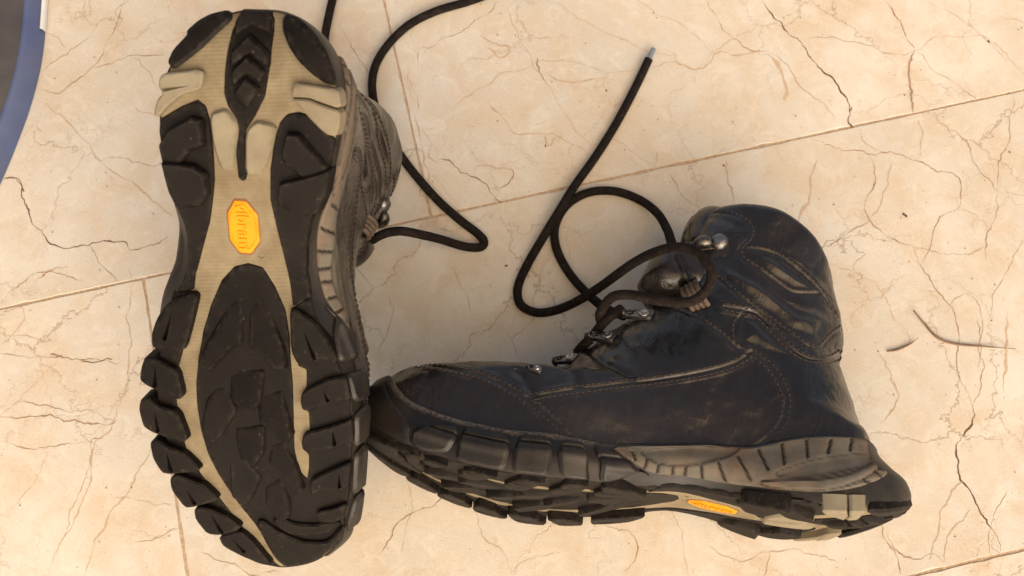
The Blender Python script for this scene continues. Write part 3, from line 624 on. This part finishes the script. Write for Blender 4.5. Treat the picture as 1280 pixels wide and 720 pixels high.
def greya(X):
    h = np.zeros(len(X))
    for t in TK: h = np.maximum(h, .9*np.exp(-(dseg(X, t)/.75)**4))
    for k, P in enumerate(lens): h = np.maximum(h, .75*np.exp(-(dseg(X, P, True)/.55)**2)); h = np.maximum(h, np.where(inpoly(P, X), .16 if k < 2 else 0, 0))
    return h
drape(z2([(68,240),(180,235),(300,236),(420,233),(520,240),(600,243),(700,223),(820,203),(960,203),(1050,217),(1095,255),(1125,305),(1125,335),(1100,362),(1000,398),(850,414),(720,404),(600,388),(400,358),(220,337),(130,288)]), 1.9, 1.15, 'grey', 'side_panel', 1.0, greyh, attrf=greya)
# raised rubber blocks on the forefoot wall
for q in (z1([(150,372),(185,335),(240,318),(325,322),(318,360),(290,400),(210,405),(165,395)]),
          z1([(336,322),(400,334),(474,345),(474,395),(462,442),(440,462),(380,450),(305,428),(318,385)]),
          z1([(500,347),(560,352),(602,360),(598,420),(585,500),(530,498),(478,480),(482,420)]),
          z1([(625,364),(672,368),(696,376),(706,440),(722,512),(680,522),(640,518),(622,460),(618,400)]),
          z1([(722,376),(765,388),(810,412),(864,455),(900,470),(906,505),(864,520),(790,524),(765,500),(745,430)])):
    c_ = np.array([hitRand(*p) for p in q])[:, 1]; cu = np.percentile(c_, 62)
    def hf(X, cu=cu): return 1.3*np.exp(-((X[:, 1]-cu)/3.5)**2)-1.6*np.exp(-((X[:, 1]-cu-5.5)/1.1)**2)
    drape(q, 3.0, .85, 'blackfine', 'side_block', 1.9, hf, rnd=2)
for q in (z1([(35,255),(60,215),(98,190),(112,232),(150,280),(178,318),(140,368),(175,400),(150,408),(100,372),(60,320)]),):
    drape(q, 1.2, 2.2, 'blackfine', 'toe_bumper', 2.0)
# scuffed lip along the rand's upper edge, forefoot
lipT = np.array([(s_[0], s_[1]) for s_ in RL if s_[0] < 150])
# blocks at the inner heel wall and its light lugs
drape(z2([(556,452),(600,436),(700,452),(785,452),(812,470),(842,505),(820,528),(770,520),(700,500),(610,515),(556,495)]), 3.0, 1.8, 'blackfine', 'side_block', 1.5)

# outsole: everything laid on the curved sole face
def prism(poly, h0, h1, m, name, parent='outsole', sp=3.0, bev=1.0, hf=None, rnd=2, draft=.6, pre=None, attrf=None, sipe=None):
    P = np.array([L_sole(x, y, h1*.7) for x, y in poly]) if pre is None else np.array(pre); P = chaikin(P, rnd, .16) if rnd else P; P = resample(P, min(1.5, sp*.8), True)
    if area(P) < 0: P = P[::-1]
    Pi = inset(P, bev); Po = inset(P, -draft)
    for _ in range(1): Pi = .5*Pi+.25*(np.roll(Pi, 1, 0)+np.roll(Pi, -1, 0))
    cons = None
    if sipe:                                     # a V-shaped cut: pointed at its tip, wide and deep at its base
        a, b = [np.array(L_sole(*q, h1)) for q in sipe[:2]]; t = (b-a)/np.hypot(*(b-a)); nr = np.array([-t[1], t[0]]); wd = sipe[2]/2
        for _ in range(30):
            if inpoly(Pi, np.array([b+nr*wd, b-nr*wd, b])).all() and dseg(np.array([b+nr*wd, b-nr*wd]), Pi, True).min() > .25: break
            b = b-t*.4
        cons = np.array([a, b+nr*wd, b-nr*wd, b-t*.2])
        if not inpoly(Pi, cons).all(): cons = None
    v2, F, loop = fillpoly(Pi, sp, cons)
    hh = np.full(len(v2), h1, float)
    if hf is not None: hh = hh+hf(v2)
    if cons is not None:
        k = int(np.argmin(np.hypot(*(v2-cons[3]).T))); hh[k] -= sipe[3]
    V = [(p[0], float(ub(p[0]))-h, p[1]) for p, h in zip(v2, hh)]; n = len(loop); F = [f[::-1] for f in F]
    lp = [v2[q] for q in loop]; n0 = len(V)
    # nearest outline vertex for each loop vertex keeps order
    idx = [int(np.argmin(np.hypot(*(Pi-p).T))) for p in lp]
    for k, q in enumerate(loop): p = P[idx[k]]; V.append((p[0], float(ub(p[0]))-(hh[q]-bev*.9), p[1]))
    for k, q in enumerate(loop): p = Po[idx[k]]; V.append((p[0], float(ub(p[0]))-h0, p[1]))
    for i in range(n):
        j = (i+1) % n; F.append((loop[i], loop[j], n0+j, n0+i)); F.append((n0+i, n0+j, n0+n+j, n0+n+i))
    at_ = {'edge': np.r_[1-sstep(dseg(v2, Pi, True), 0, 1.3), np.full(n, .8), np.zeros(n)]}
    return part(name, V, F, m, parent, sharp=True, attrs=at_)
plate = inset(OUTB, .3)
prism(None, -4, 0.0, 'tan', 'outsole', None, 3.5, .8, None, 0, 0, pre=plate)
# edge bands and pods
PB = [(216,366),(240,363),(234,400),(228,440),(222,462),(219,490),(224,530),(232,560),(250,592),(272,620),(302,658),(330,692),(350,709),(335,707),(315,699),(293,685),(272,664),(253,641),(236,613),(222,586),(211,559),(203,531),(197,501),(196,471),(200,441),(204,413),(210,389)]
prism(PB, -2, .9, 'black', 'edge_band', sp=4, bev=.5, rnd=0)
POD = [(310,329),(293,333),(277,350),(264,380),(254,413),(248,447),(245,480),(246,505),(251,537),(260,568),(273,593),(293,623),(317,653),(338,682),(354,708),(375,707),(393,702),(420,682),(430,655),(436,618),(439,575),(440,530),(436,492),(427,465),(416,440),(405,416),(395,395),(388,371),(366,384),(365,410),(367,437),(373,458),(383,462),(383,483),(377,495),(376,507),(386,516),(387,537),(379,548),(379,561),(386,569),(386,585),(384,599),(374,588),(368,562),(367,520),(366,480),(363,447),(362,420),(357,388),(343,357),(328,334)]
def podh(X): return .15*vnoise(X, .3, 1)
prism(POD, -2, .6, 'black', 'forefoot_tread', sp=3.2, bev=.6, hf=podh, rnd=0)
prism([(247,125),(227,133),(200,149),(199,165),(203,190),(208,220),(215,245),(222,262),(230,280),(234,300),(234,335),(228,352),(220,366),(242,362),(244,343),(253,310),(262,277),(266,247),(268,225),(267,200),(265,175),(262,150),(257,133)], -2, 1.0, 'black', 'heel_tread', sp=3.2, bev=.6, rnd=0)
prism([(350,153),(343,175),(338,210),(338,250),(347,290),(356,325),(363,357),(366,383),(388,371),(383,340),(383,305),(387,280),(396,255),(407,225),(415,200),(419,174),(407,160),(393,148),(374,140),(359,143)], -2, 1.0, 'black', 'heel_tread', sp=3.2, bev=.6, rnd=0)
prism([(306,14),(337,14),(343,23),(342,40),(337,83),(331,120),(318,146),(307,162),(307,190),(309,216),(307,224),(303,227),(298,222),(295,190),(299,162),(296,149),(285,133),(280,117),(281,90),(284,65),(291,36),(301,20)], -2, 1.0, 'black', 'heel_tread', sp=2.6, bev=.6, rnd=0)
# groove-like dark outline is left by the gap between tan plate and pods
def wedge(tip, base, wdt, dep):                     # a sipe: narrow at tip, wide at base
    a = np.array(L_sole(*tip, 4)); b = np.array(L_sole(*base, 4)); ab = b-a; L = np.hypot(*ab); t = ab/L; nrm = np.array([-t[1], t[0]])
    def f(X):
        q = X-a; s_ = q@t; d = np.abs(q@nrm); k = np.clip(s_/L, 0, 1); ww = .25+wdt*k
        return -dep*(1-sstep(d, ww*.55, ww))*sstep(s_, -1, 1)*(1-sstep(s_, L, L+1.2))*(.4+.6*k)
    return f
def slope(poly, amt, ang):
    P = np.array([L_sole(*p) for p in poly]); c = P.mean(0); r = np.abs(P-c).max(); dv = np.array([math.cos(ang), math.sin(ang)])
    return lambda X: amt*((X-c)@dv)/r
def comb(*fs): return lambda X: sum(f(X) for f in fs)+.12*vnoise(X, .35, 5)
SIDE = [([(210,378),(240,365),(248,369),(241,400),(231,437),(220,437),(191,435),(190,417),(197,397)],(215,390),(205,424)),
 ([(182,445),(193,446),(208,454),(223,463),(230,493),(225,499),(217,495),(187,483),(175,475),(177,460)],(194,459),(193,482)),
 ([(177,498),(185,495),(200,507),(223,513),(236,547),(232,551),(213,547),(192,540),(180,533),(174,510)],(193,513),(197,541)),
 ([(188,553),(195,547),(210,557),(232,565),(252,585),(247,588),(213,592),(203,590),(192,573)],(208,565),(213,588)),
 ([(213,598),(220,592),(247,602),(257,605),(274,622),(270,625),(242,633),(232,634),(215,612)],(233,612),(243,630)),
 ([(243,635),(257,633),(283,643),(302,657),(298,662),(277,668),(260,667),(245,649)],(262,640),(276,664)),
 ([(274,670),(300,662),(318,677),(342,706),(327,704),(300,693),(279,682)],(290,674),(305,690))]
for q, a, b in SIDE: prism(q, -7, 5.2, 'black', 'lug', sp=2.2, bev=.9, hf=comb(slope(q, .5, math.pi/2)), rnd=1, sipe=(a, b, 2.6, 3.6))
SIDER = [([(363,386),(370,386),(383,394),(397,405),(411,427),(421,446),(419,454),(403,448),(383,457),(372,455),(364,438)],(379,413),(391,445)),
 ([(378,490),(390,483),(413,472),(433,470),(439,500),(413,503),(390,513),(378,513),(376,500)],(404,488),(410,503)),
 ([(380,542),(393,538),(430,527),(440,523),(442,553),(417,560),(390,567),(379,563),(377,553)],(415,535),(418,556)),
 ([(388,600),(407,590),(430,580),(439,576),(436,605),(425,613),(403,613),(388,620)],(424,592),(424,612)),
 ([(395,640),(420,634),(434,628),(429,646),(420,652),(398,653)],None,None)]
for q, a, b in SIDER: prism(q, -4, 3.8, 'black', 'lug', sp=2.2, bev=.9, hf=comb(slope(q, .5, 0)), rnd=1, sipe=(a, b, 2.2, 3.4) if a else None)
for q, h in (([(320,653),(328,650),(347,664),(377,677),(409,678),(427,658),(430,661),(416,684),(393,703),(360,709),(347,702)], 3.4),
             ([(340,652),(360,668),(385,670),(410,667),(428,655),(415,650),(395,656),(370,655),(345,645)], 3.0)):
    prism(q, 0, h, 'black', 'lug', sp=2.2, bev=1.2, rnd=2)
CEN = [([(297,377),(299,400),(299,428),(287,433),(267,455),(253,452),(257,438),(272,410),(288,383)], 2.2),([(323,377),(337,397),(353,437),(355,455),(342,455),(330,440),(315,432),(315,395)], 2.1),
 ([(288,463),(305,468),(327,467),(323,500),(317,508),(303,507),(292,497)], -2.2),([(270,490),(280,487),(293,513),(275,542),(257,533),(260,503)], 2.0),([(327,500),(350,493),(363,540),(357,550),(327,527),(325,513)], -2.0),
 ([(295,537),(310,538),(328,535),(328,563),(318,578),(303,570)], -1.8),([(288,573),(303,577),(323,597),(313,620),(307,627),(293,617)], 1.8),([(340,560),(353,557),(368,580),(377,607),(371,612),(350,590),(338,580)], -1.6),([(333,612),(350,602),(360,627),(360,643),(350,648),(335,630)], -1.6)]
for q, s_ in CEN:
    qc = np.mean(q, 0); q = [tuple(qc+(np.array(p_)-qc)*1.14) for p_ in q]; prism(q, .3, 2.9, 'black', 'lug', sp=2, bev=.6, hf=slope(q, 2.6, math.pi if s_ > 0 else math.pi-.6), rnd=0, draft=.8)
for q, a_ in (([(289,66),(312,44),(335,66),(334,84),(312,66),(288,84)], 0), ([(289,90),(309,71),(331,90),(324,104),(309,90),(291,107)], 0), ([(293,116),(307,98),(323,110),(308,136),(297,126)], 0), ([(303,14),(337,15),(336,40),(313,30),(293,44),(295,28)], 0),
              ([(240,147),(252,150),(254,182),(237,187),(220,212),(204,213),(199,182),(211,163)], 1), ([(204,203),(242,207),(257,217),(260,243),(250,257),(220,261),(211,240)], 1),
              ([(360,167),(373,168),(390,188),(409,210),(403,232),(385,228),(355,203),(353,190)], 1), ([(350,230),(393,219),(414,211),(409,240),(397,266),(373,272),(347,255)], 2)):
    prism(q, -3 if a_ == 2 else .5, 4.6 if a_ else 3.8, 'black', 'lug', sp=2, bev=.8, hf=slope(q, 1.8, 0.0), rnd=0, draft=1.0)
prism([(285,12),(290,20),(288,27),(270,43),(250,63),(218,88),(210,80),(210,75),(216,62),(234,43),(233,38),(248,25),(263,17)], -4, 4.2, 'black', 'lug', sp=2, bev=1.8, rnd=1, draft=-1.2)
prism([(357,17),(373,22),(393,40),(408,63),(417,87),(421,107),(407,105),(390,93),(373,77),(360,57),(353,37),(353,25)], -4, 4.2, 'black', 'lug', sp=2, bev=1.8, rnd=1, draft=-1.2)
prism([(203,92),(255,86),(253,110),(227,118),(212,130),(197,147),(193,143),(194,137),(198,123),(205,117),(199,108),(200,98)], -6, 4.4, 'tanlug', 'heel_lug', sp=2, bev=.8, rnd=1, sipe=((238,107),(204,112),2.2,2.6))
prism([(364,121),(368,103),(395,107),(424,112),(427,136),(405,129),(387,122)], -4.5, 4.4, 'tanlug', 'heel_lug', sp=2, bev=.8, rnd=1)
prism([(363,123),(386,124),(402,131),(426,139),(425,155),(421,171),(407,167),(387,147),(373,131)], -4.5, 4.4, 'tanlug', 'heel_lug', sp=2, bev=.8, rnd=1)
prism([(262,143),(282,136),(297,155),(293,180),(292,214),(277,213),(267,183)], -1, 2.6, 'tanlug', 'heel_lug', sp=2, bev=1.0, rnd=1)
prism([(307,165),(320,151),(345,157),(342,177),(333,207),(325,217),(307,218)], -1, 2.6, 'tanlug', 'heel_lug', sp=2, bev=1.0, rnd=1)
# thin dark groove rims round the pods (recess between the rubbers)
def rim(poly, name='pod_rim', wd=.8):
    P = np.array([L_sole(x, y) for x, y in poly]); P = resample(catmull(P, 3), 1.5); V, F = tube([(p[0], float(ub(p[0]))-.1, p[1]) for p in P], wd/2, 5, 0); part(name, V, F, 'black', 'outsole')
# badge
OCT = [(293,249),(308,250),(323,268),(326,302),(315,318),(300,317),(287,300),(284,265)]
OC_ = np.array([L_sole(*p) for p in OCT]); bc = OC_.mean(0)
bx = prism(None, -.5, .35, 'badge_edge', 'badge', None, 3, .3, None, 0, .1, pre=bc+(OC_-bc)*1.03)
prism(None, 0, .8, 'yellow', 'badge_face', 'badge', 2.5, .4, None, 0, .1, pre=bc+(OC_-bc)*.95)
fr = resample(np.vstack([bc+(OC_-bc)*.80, (bc+(OC_-bc)*.80)[:1]]), 1.2)
V, F = tube([(p[0], float(ub(p[0]))-.85, p[1]) for p in fr], .28, 6); part('badge_frame', V, F, 'yellow', 'badge')
def text_verts(s, size, depth):
    cu = bpy.data.curves.new('t', 'FONT'); cu.body = s; cu.size = size; cu.extrude = depth; cu.bevel_depth = size*.012; cu.align_x = 'CENTER'; cu.align_y = 'CENTER'; cu.resolution_u = 3
    o = bpy.data.objects.new('t', cu); COL.objects.link(o); bpy.context.view_layer.update(); me = o.to_mesh(); V = [tuple(v.co) for v in me.vertices]; F = [tuple(p.vertices) for p in me.polygons]
    o.to_mesh_clear(); bpy.data.objects.remove(o); bpy.data.curves.remove(cu); return np.array(V), F
TXT = text_verts('vibram', 8.8, .45); TRG = text_verts('R', 2.6, .15)
rgc = np.array(L_sole(327, 318))
V, F = tube([(rgc[0]+2.1*math.cos(a), float(ub(rgc[0]))-.05, rgc[1]+2.1*math.sin(a)) for a in np.linspace(0, 2*math.pi, 25)], .22, 5); part('trademark_ring', V, F, 'tanlug', 'outsole')

# tongue: a padded pillow behind the lacing
def pillow(P2, half, m0, r, sp=2.5, name='tongue', m='leather', wr=.0):
    P = resample(catmull(P2, 6, True), 2.2, True)
    if area(P) < 0: P = P[::-1]
    v2, F, loop = fillpoly(P, sp); d = dseg(v2, P, True); t = np.clip(d/r, 0, 1); h = half*np.sqrt(np.clip(1-(1-t)**2, 0, 1))
    h[loop] = 0; q_ = v2-v2.mean(0); h = h-np.where(d > 1, 4.5*np.exp(-((q_[:, 0]+.45*q_[:, 1]+3)/1.6)**2)+2.0*np.exp(-((q_[:, 0]+.3*q_[:, 1]-8)/1.3)**2), 0)*(half > 25)
    h = np.maximum(h, 0); h = h+np.where(h > 0, .8*vnoise(v2, .12, 4)+1.0*vnoise(v2, .05, 1), 0)
    V = [(p[0], p[1], m0+q) for p, q in zip(v2, h)]+[(p[0], p[1], m0-q) for p, q in zip(v2, h)]; n = len(v2); ls_ = set(loop)
    F2 = list(F)+[tuple((i if i in ls_ else i+n) for i in f[::-1]) for f in F]
    part(name, V, F2, m, None, attrs={'wear': np.full(2*n, wr)})
tp = [R_plane(x, y, 0) for x, y in [(797,362),(800,350),(812,328),(826,318),(846,318),(880,322),(900,350),(885,385),(850,388),(815,384)]]
pillow(tp, 27, 2, 13, 2.2, wr=.7)
tp = [R_plane(x, y, 0) for x, y in [(852,296),(862,275),(882,266),(905,275),(900,320),(870,335),(850,320)]]
pillow(tp, 24, 0, 12, 2.2, 'tongue_top', wr=.5)
tubes = []
# hardware
def frame_at(x, y, bvh=None):
    p, n = hitR(x, y, bvh or ubvh); n = n/np.linalg.norm(n)
    if n[2] < 0: n = -n
    return p, n
def orient(p, n, ang, pts):                        # local x along image angle, z along normal
    ex = np.array([math.cos(ang), math.sin(ang), 0]); ex -= n*(ex@n); ex /= np.linalg.norm(ex); ey = np.cross(n, ex)
    return [p+ex*a+ey*b+n*c for a, b, c in pts]
def slab(poly, z0, z1, b=.25):
    P = chaikin(np.array(poly, float), 2, .2); P = P if area(P) > 0 else P[::-1]; Pi = inset(P, b); n = len(P)
    V = [(a, b_, z0) for a, b_ in P]+[(a, b_, z1-b) for a, b_ in P]+[(a, b_, z1) for a, b_ in Pi]; F = []
    for k in range(2):
        for i in range(n): j = (i+1) % n; F.append((k*n+i, k*n+j, (k+1)*n+j, (k+1)*n+i))
    F.append(tuple(2*n+i for i in range(n))); return V, F
def lathe(prof, n=20):
    V = []; F = []
    for r, z in prof:
        for k in range(n): a = 2*math.pi*k/n; V.append((r*math.cos(a), r*math.sin(a), z))
    for j in range(len(prof)-1):
        for k in range(n): F.append((j*n+k, j*n+(k+1) % n, (j+1)*n+(k+1) % n, (j+1)*n+k))
    F.append(tuple((len(prof)-1)*n+k for k in range(n))); return V, F
EY = [((806,395), 2.75, 1.08), ((760,423), 2.65, 1.0), ((714,450), 2.65, .9), ((672,463), 2.8, .45)]
for (x, y), a_, sc_ in EY:
    p, n = frame_at(x, y); n = n*.85+np.array([-.1, .2, .5]); n /= np.linalg.norm(n)
    V, F = slab([(-4.5, -4), (4, -3.6), (11, -3.2), (12, 0), (11, 3.2), (4, 3.6), (-4.5, 4), (-5.2, 0)], -1.6, .8)
    V = [(a*sc_, b*sc_, c+.35) for a, b, c in V]; p = p+n*1.0; k = part('eyelet', orient(p, n, a_, V), F, 'plate', None, sharp=True)
    V, F = lathe([(3.0*sc_, 1.0), (3.1*sc_, 1.5), (2.6*sc_, 2.0), (1.5*sc_, 2.1), (1.3*sc_, 1.7), (.01, 1.65)]); part('rivet', orient(p, n, a_, V), F, 'steel', 'eyelet%d' % k)
    V = []; F = []
    for pa in ([(5, -1.8), (7.5, -.3), (5.5, .8), (8.5, 2.0)], [(8.2, -2), (10, .2)]):
        v, f = tube([(a*sc_, b*sc_, 1.25) for a, b in pa], .42, 5); n0 = len(V); V += v; F += [tuple(i+n0 for i in q) for q in f]
    part('slot', orient(p, n, a_, V), F, 'black', 'eyelet%d' % k)
    V, F = tube([((11+2.4*math.sin(t))*sc_, s_, 1.8*math.cos(t)-1.2) for t, s_ in [(q, 0) for q in np.linspace(-.2, 2.6, 8)]], 2.1*sc_, 8); part('lace_guide', orient(p, n, a_, V), F, 'gunmetal', 'eyelet%d' % k)
p, n = frame_at(899, 302)
V, F = lathe([(5.0, -1), (5.0, 1.0), (4.4, 1.6), (3.9, 2.6), (2.4, 3.3), (.01, 3.5)], 24); k = part('lace_hook', orient(p, n, 0, [(a, b, c) for a, b, c in slab([(-12, -3.8), (-4, -4.6), (3, -4.4), (5.6, -2), (5.6, 2), (3, 4.4), (-4, 4.6), (-12, 3.8), (-13.5, 0)], -1.5, 1.0)[0]]), slab([(-12, -3.8), (-4, -4.6), (3, -4.4), (5.6, -2), (5.6, 2), (3, 4.4), (-4, 4.6), (-12, 3.8), (-13.5, 0)], -1.5, 1.0)[1], 'gunmetal', None, sharp=True)
part('rivet', orient(p, n, 0, V), F, 'plate', 'lace_hook%d' % k)
V, F = tube([(-4.0, 0, 1.0), (-5.5, .3, 2.4), (-7.5, .5, 3.6), (-9.8, .7, 4.0), (-11.8, .8, 3.2), (-13.2, .8, 1.6)], 3.2, 14, taper=lambda t: .72+.45*math.sin(math.pi*min(1, t*1.15)))
part('hook_arm', orient(p, n, .1, V), F, 'gunmetal', 'lace_hook%d' % k)
# webbing lace loop
p, n = frame_at(869, 371); a_ = -1.05; V = []; F = []
for j, dx in enumerate((-4.2, -1.4, 1.4, 4.2)):
    path = [(-9, dx, -2.0), (-8, dx, 2.0), (-5, dx, 5.0), (0, dx*1.02, 6.4), (5, dx, 5.0), (8, dx, 2.0), (9, dx, -2)]
    v, f = tube(catmull(path, 5), 1.5, 8); n0 = len(V); V += v; F += [tuple(i+n0 for i in q) for q in f]
    if j in (1,): part('lace_loop_stripe', orient(p, n, a_, [(x_, y_, z_+.25) for x_, y_, z_ in v]), f, 'webbing', 'lace_loop')
part('lace_loop', orient(p, n, a_, V), F, 'webbing', None)

# ---- build the two boots from the shared parts
def build(side, O, B, label):
    sg = 1 if side == 'R' else -1
    mw = Matrix.Identity(4)
    for c in range(3):
        v = B[c]*(sg if c == 2 else 1)
        for r in range(3): mw[r][c] = v[r]
    # stand-in origin = the boot's own origin
    root = bpy.data.objects.new('hiking_boot', None); COL.objects.link(root)
    for r in range(3): mw[r][3] = O[r]
    root.matrix_world = mw; tag(root, label, 'boot', 'pair of worn leather hiking boots'); named = {}
    order = sorted(range(len(PARTS)), key=lambda i: PARTS[i][4] is not None)
    for i in order:
        name, V, F, m, par, kw = PARTS[i]
        V = V.copy()
        if side == 'L': V[:, 0] -= .2*np.maximum(0, V[:, 1]-85)     # this boot's cuff is pushed forward by its own weight
        V = V/1000*np.array([1, 1, sg]); F = F if sg > 0 else [tuple(f)[::-1] for f in F]
        p = root if par is None else named[par]
        o = link(name, V, F, m, p, kw.get('kind'), attrs=kw.get('attrs'))
        if kw.get('sharp'): sharpen(o)
        if par is None: named[name] = o; named['%s%d' % (name, i)] = o
    for (Vt, Ft), c, base, par, mm in ((TXT, bc, .9, 'badge', 'yellow'), (TRG, rgc, 0, 'outsole', 'tanlug')):
        V = [(c[0]+sg*a, float(ub(c[0]+sg*a))-base-max(0, z), (c[1]+b)*sg) for a, b, z in Vt]; V = np.array(V)/1000
        link('lettering' if par == 'badge' else 'trademark_letter', V, Ft, mm, named[par], smooth=False)
    # fix facing of every mesh
    for o in root.children_recursive:
        bm = bmesh.new(); bm.from_mesh(o.data); bmesh.ops.recalc_face_normals(bm, faces=bm.faces); bm.to_mesh(o.data); bm.free()
    return root
rootL = build('L', OL, BL, 'black leather hiking boot turned upside down, black and tan tread facing up')
rootR = build('R', OR, BR, 'black leather hiking boot lying on its side with its lace hook and eyelets in view')

# ------------------------------------------------------------------ laces
def world_lace(name, pts, root, r=.0026, aglet=False, label=None):
    W = np.array([at(x, y, z) for x, y, z in pts]); P = resample(catmull(W, 10), .00042)
    V, F = tube(P, r, 32, .14)
    inv = root.matrix_world.inverted()
    V = [inv @ Vector(v) for v in V]; o = link(name, V, F, 'lace', root, attrs={'edge': BR_AT})
    if aglet:
        a = W[0]; b = W[1]; d = (a-b)/np.linalg.norm(a-b); V, F = tube([a-d*.001, a+d*.0005, a+d*.008, a+d*.0085], .0017, 12, taper=lambda t: 1.25-.4*t)
        link('aglet', [inv @ Vector(v) for v in V], F, 'aglet', o)
    return o
bpy.context.view_layer.update()
z0 = .0031
world_lace('lace', [(811,74,.004),(794,110,z0),(770,155,z0),(745,195,z0),(718,233,.006),(700,262,.009),(680,295,.006),(657,335,z0),(647,362,z0),(652,382,.004),(675,391,.007),(708,383,.014),(745,362,.03),(790,330,.06),(822,314,.083),(850,309,.098),(872,316,.106),(887,333,.110),(889,350,.109),(880,366,.106),(866,376,.104),(848,378,.102),(820,375,.098),(792,369,.092),(772,369,.086),(760,376,.079),(750,392,.07),(752,405,.062)], rootR, aglet=True)
world_lace('lace', [(845,318,.055),(839,302,.04),(834,287,.022),(822,267,.010),(800,250,z0),(768,239,z0),(735,241,z0),(708,257,z0),(694,283,z0),(696,312,z0),(712,342,.004),(735,368,.01),(758,386,.03),(780,395,.045)], rootR)
world_lace('lace', [(776,386,.062),(768,392,.066),(758,400,.069),(748,411,.062),(742,420,.05)], rootR)
world_lace('lace', [(738,424,.066),(730,431,.064),(722,440,.055)], rootR)
upL = [o for o in rootL.children if o.name.startswith('upper')][0]; ML = upL.matrix_world; bvL = BVHTree.FromPolygons([ML @ v.co for v in upL.data.vertices], [tuple(p.vertices) for p in upL.data.polygons])
def zL(x, y, lift):
    h = bvL.ray_cast(Vector(CAM), Vector(ray(x, y)).normalized()); return (h[0].z if h[0] else .04)+lift
world_lace('lace', [(660,-40,z0),(620,-12,z0),(585,2,z0),(545,14,z0),(510,32,z0),(482,60,z0),(467,90,z0),(467,125,z0),(482,165,z0),(510,207,z0),(545,248,z0),(575,275,z0),(597,292,z0),(605,302,z0),(600,309,.004),(580,308,.006),(550,299,.016),(525,293,.032),(503,289,zL(484,291,.004)),(488,290,zL(482,291,.004)),(478,293,zL(476,293,.003)),(470,297,zL(470,297,.0)),(465,300,zL(465,300,-.004))], rootL)
world_lace('lace', [(424,-40,z0),(418,-10,z0),(411,20,z0),(406,50,z0),(408,80,z0),(425,120,z0)], rootL)

# ------------------------------------------------------------------ the blue curved thing at the left edge
tub = bpy.data.objects.new('plastic_bin', None); COL.objects.link(tub); c0 = at(10, 60, 0); tub.location = (c0[0], c0[1], 0)
tag(tub, 'curved blue-grey plastic bin with a white rim, cut off at the upper left edge', 'bin')
edge = catmull([(62,-60),(61,-20),(59,15),(57,42),(53,75),(46,108),(35,145),(20,185),(2,228),(-25,285),(-60,350)], 6)
prof = [(0, .0005), (.0004, .002), (.0015, .006), (.0035, .010), (.0062, .0135), (.010, .0155)]
EW = np.array([at(x, y, 0)[:2] for x, y in edge]); T = np.gradient(EW, axis=0); T /= np.linalg.norm(T, axis=1)[:, None]; Nn = np.stack([T[:, 1], -T[:, 0]], 1)
if Nn[5][0] > 0: Nn = -Nn
def sweep(prof, name, m, i0=0, i1=None, thick=True):
    E = EW[i0:i1]; N2 = Nn[i0:i1]; V = []; F = []; k = len(prof)
    for e, n_ in zip(E, N2):
        for d, z in prof: q = e+n_*d; V.append((q[0]-c0[0], q[1]-c0[1], z))
    for i in range(len(E)-1):
        for j in range(k-1): F.append((i*k+j, i*k+j+1, (i+1)*k+j+1, (i+1)*k+j))
    return link(name, V, F, m, tub)
sweep(prof+[(.010, .0145), (.0065, .012), (.003, .006), (.0015, .0005)], 'side_wall', 'blue')
sweep([(.0095, .0153), (.0115, .0175), (.03, .020), (.06, .021), (.14, .02), (.14, .018), (.05, .018), (.0105, .013)], 'lid', 'darkgrey')
sweep([(-.0003, .0005), (-.0006, .004), (.0002, .0068), (.0012, .007), (.0018, .005)], 'rim', 'white', 0, 19)

# ------------------------------------------------------------------ dry grass blades on the tiles
def blade(pts, r, label):
    P = resample(catmull([at(x, y, z) for x, y, z in pts], 8), .001); V, F = tube(P, r, 6, taper=lambda t: .35+.9*math.sin(math.pi*min(1, t*1.05+.08))**.6)
    o = link('grass_blade', V, F, 'twig'); tag(o, label, 'grass blade', 'dry grass blades on the tiles')
blade([(1142,388,.004),(1155,404,.001),(1172,422,.0009),(1195,430,.0009),(1230,433,.0012),(1270,436,.0025)], .0006, 'long bent dry grass blade on the tile right of the boot')
blade([(1109,439,.001),(1122,437,.0009),(1136,431,.001),(1148,422,.002)], .0006, 'short dry grass blade on the tile beside the boot, left of the long one')
print('parts', len(PARTS), 'tris', sum(len(o.data.polygons) for o in scene.objects if o.type == 'MESH'))
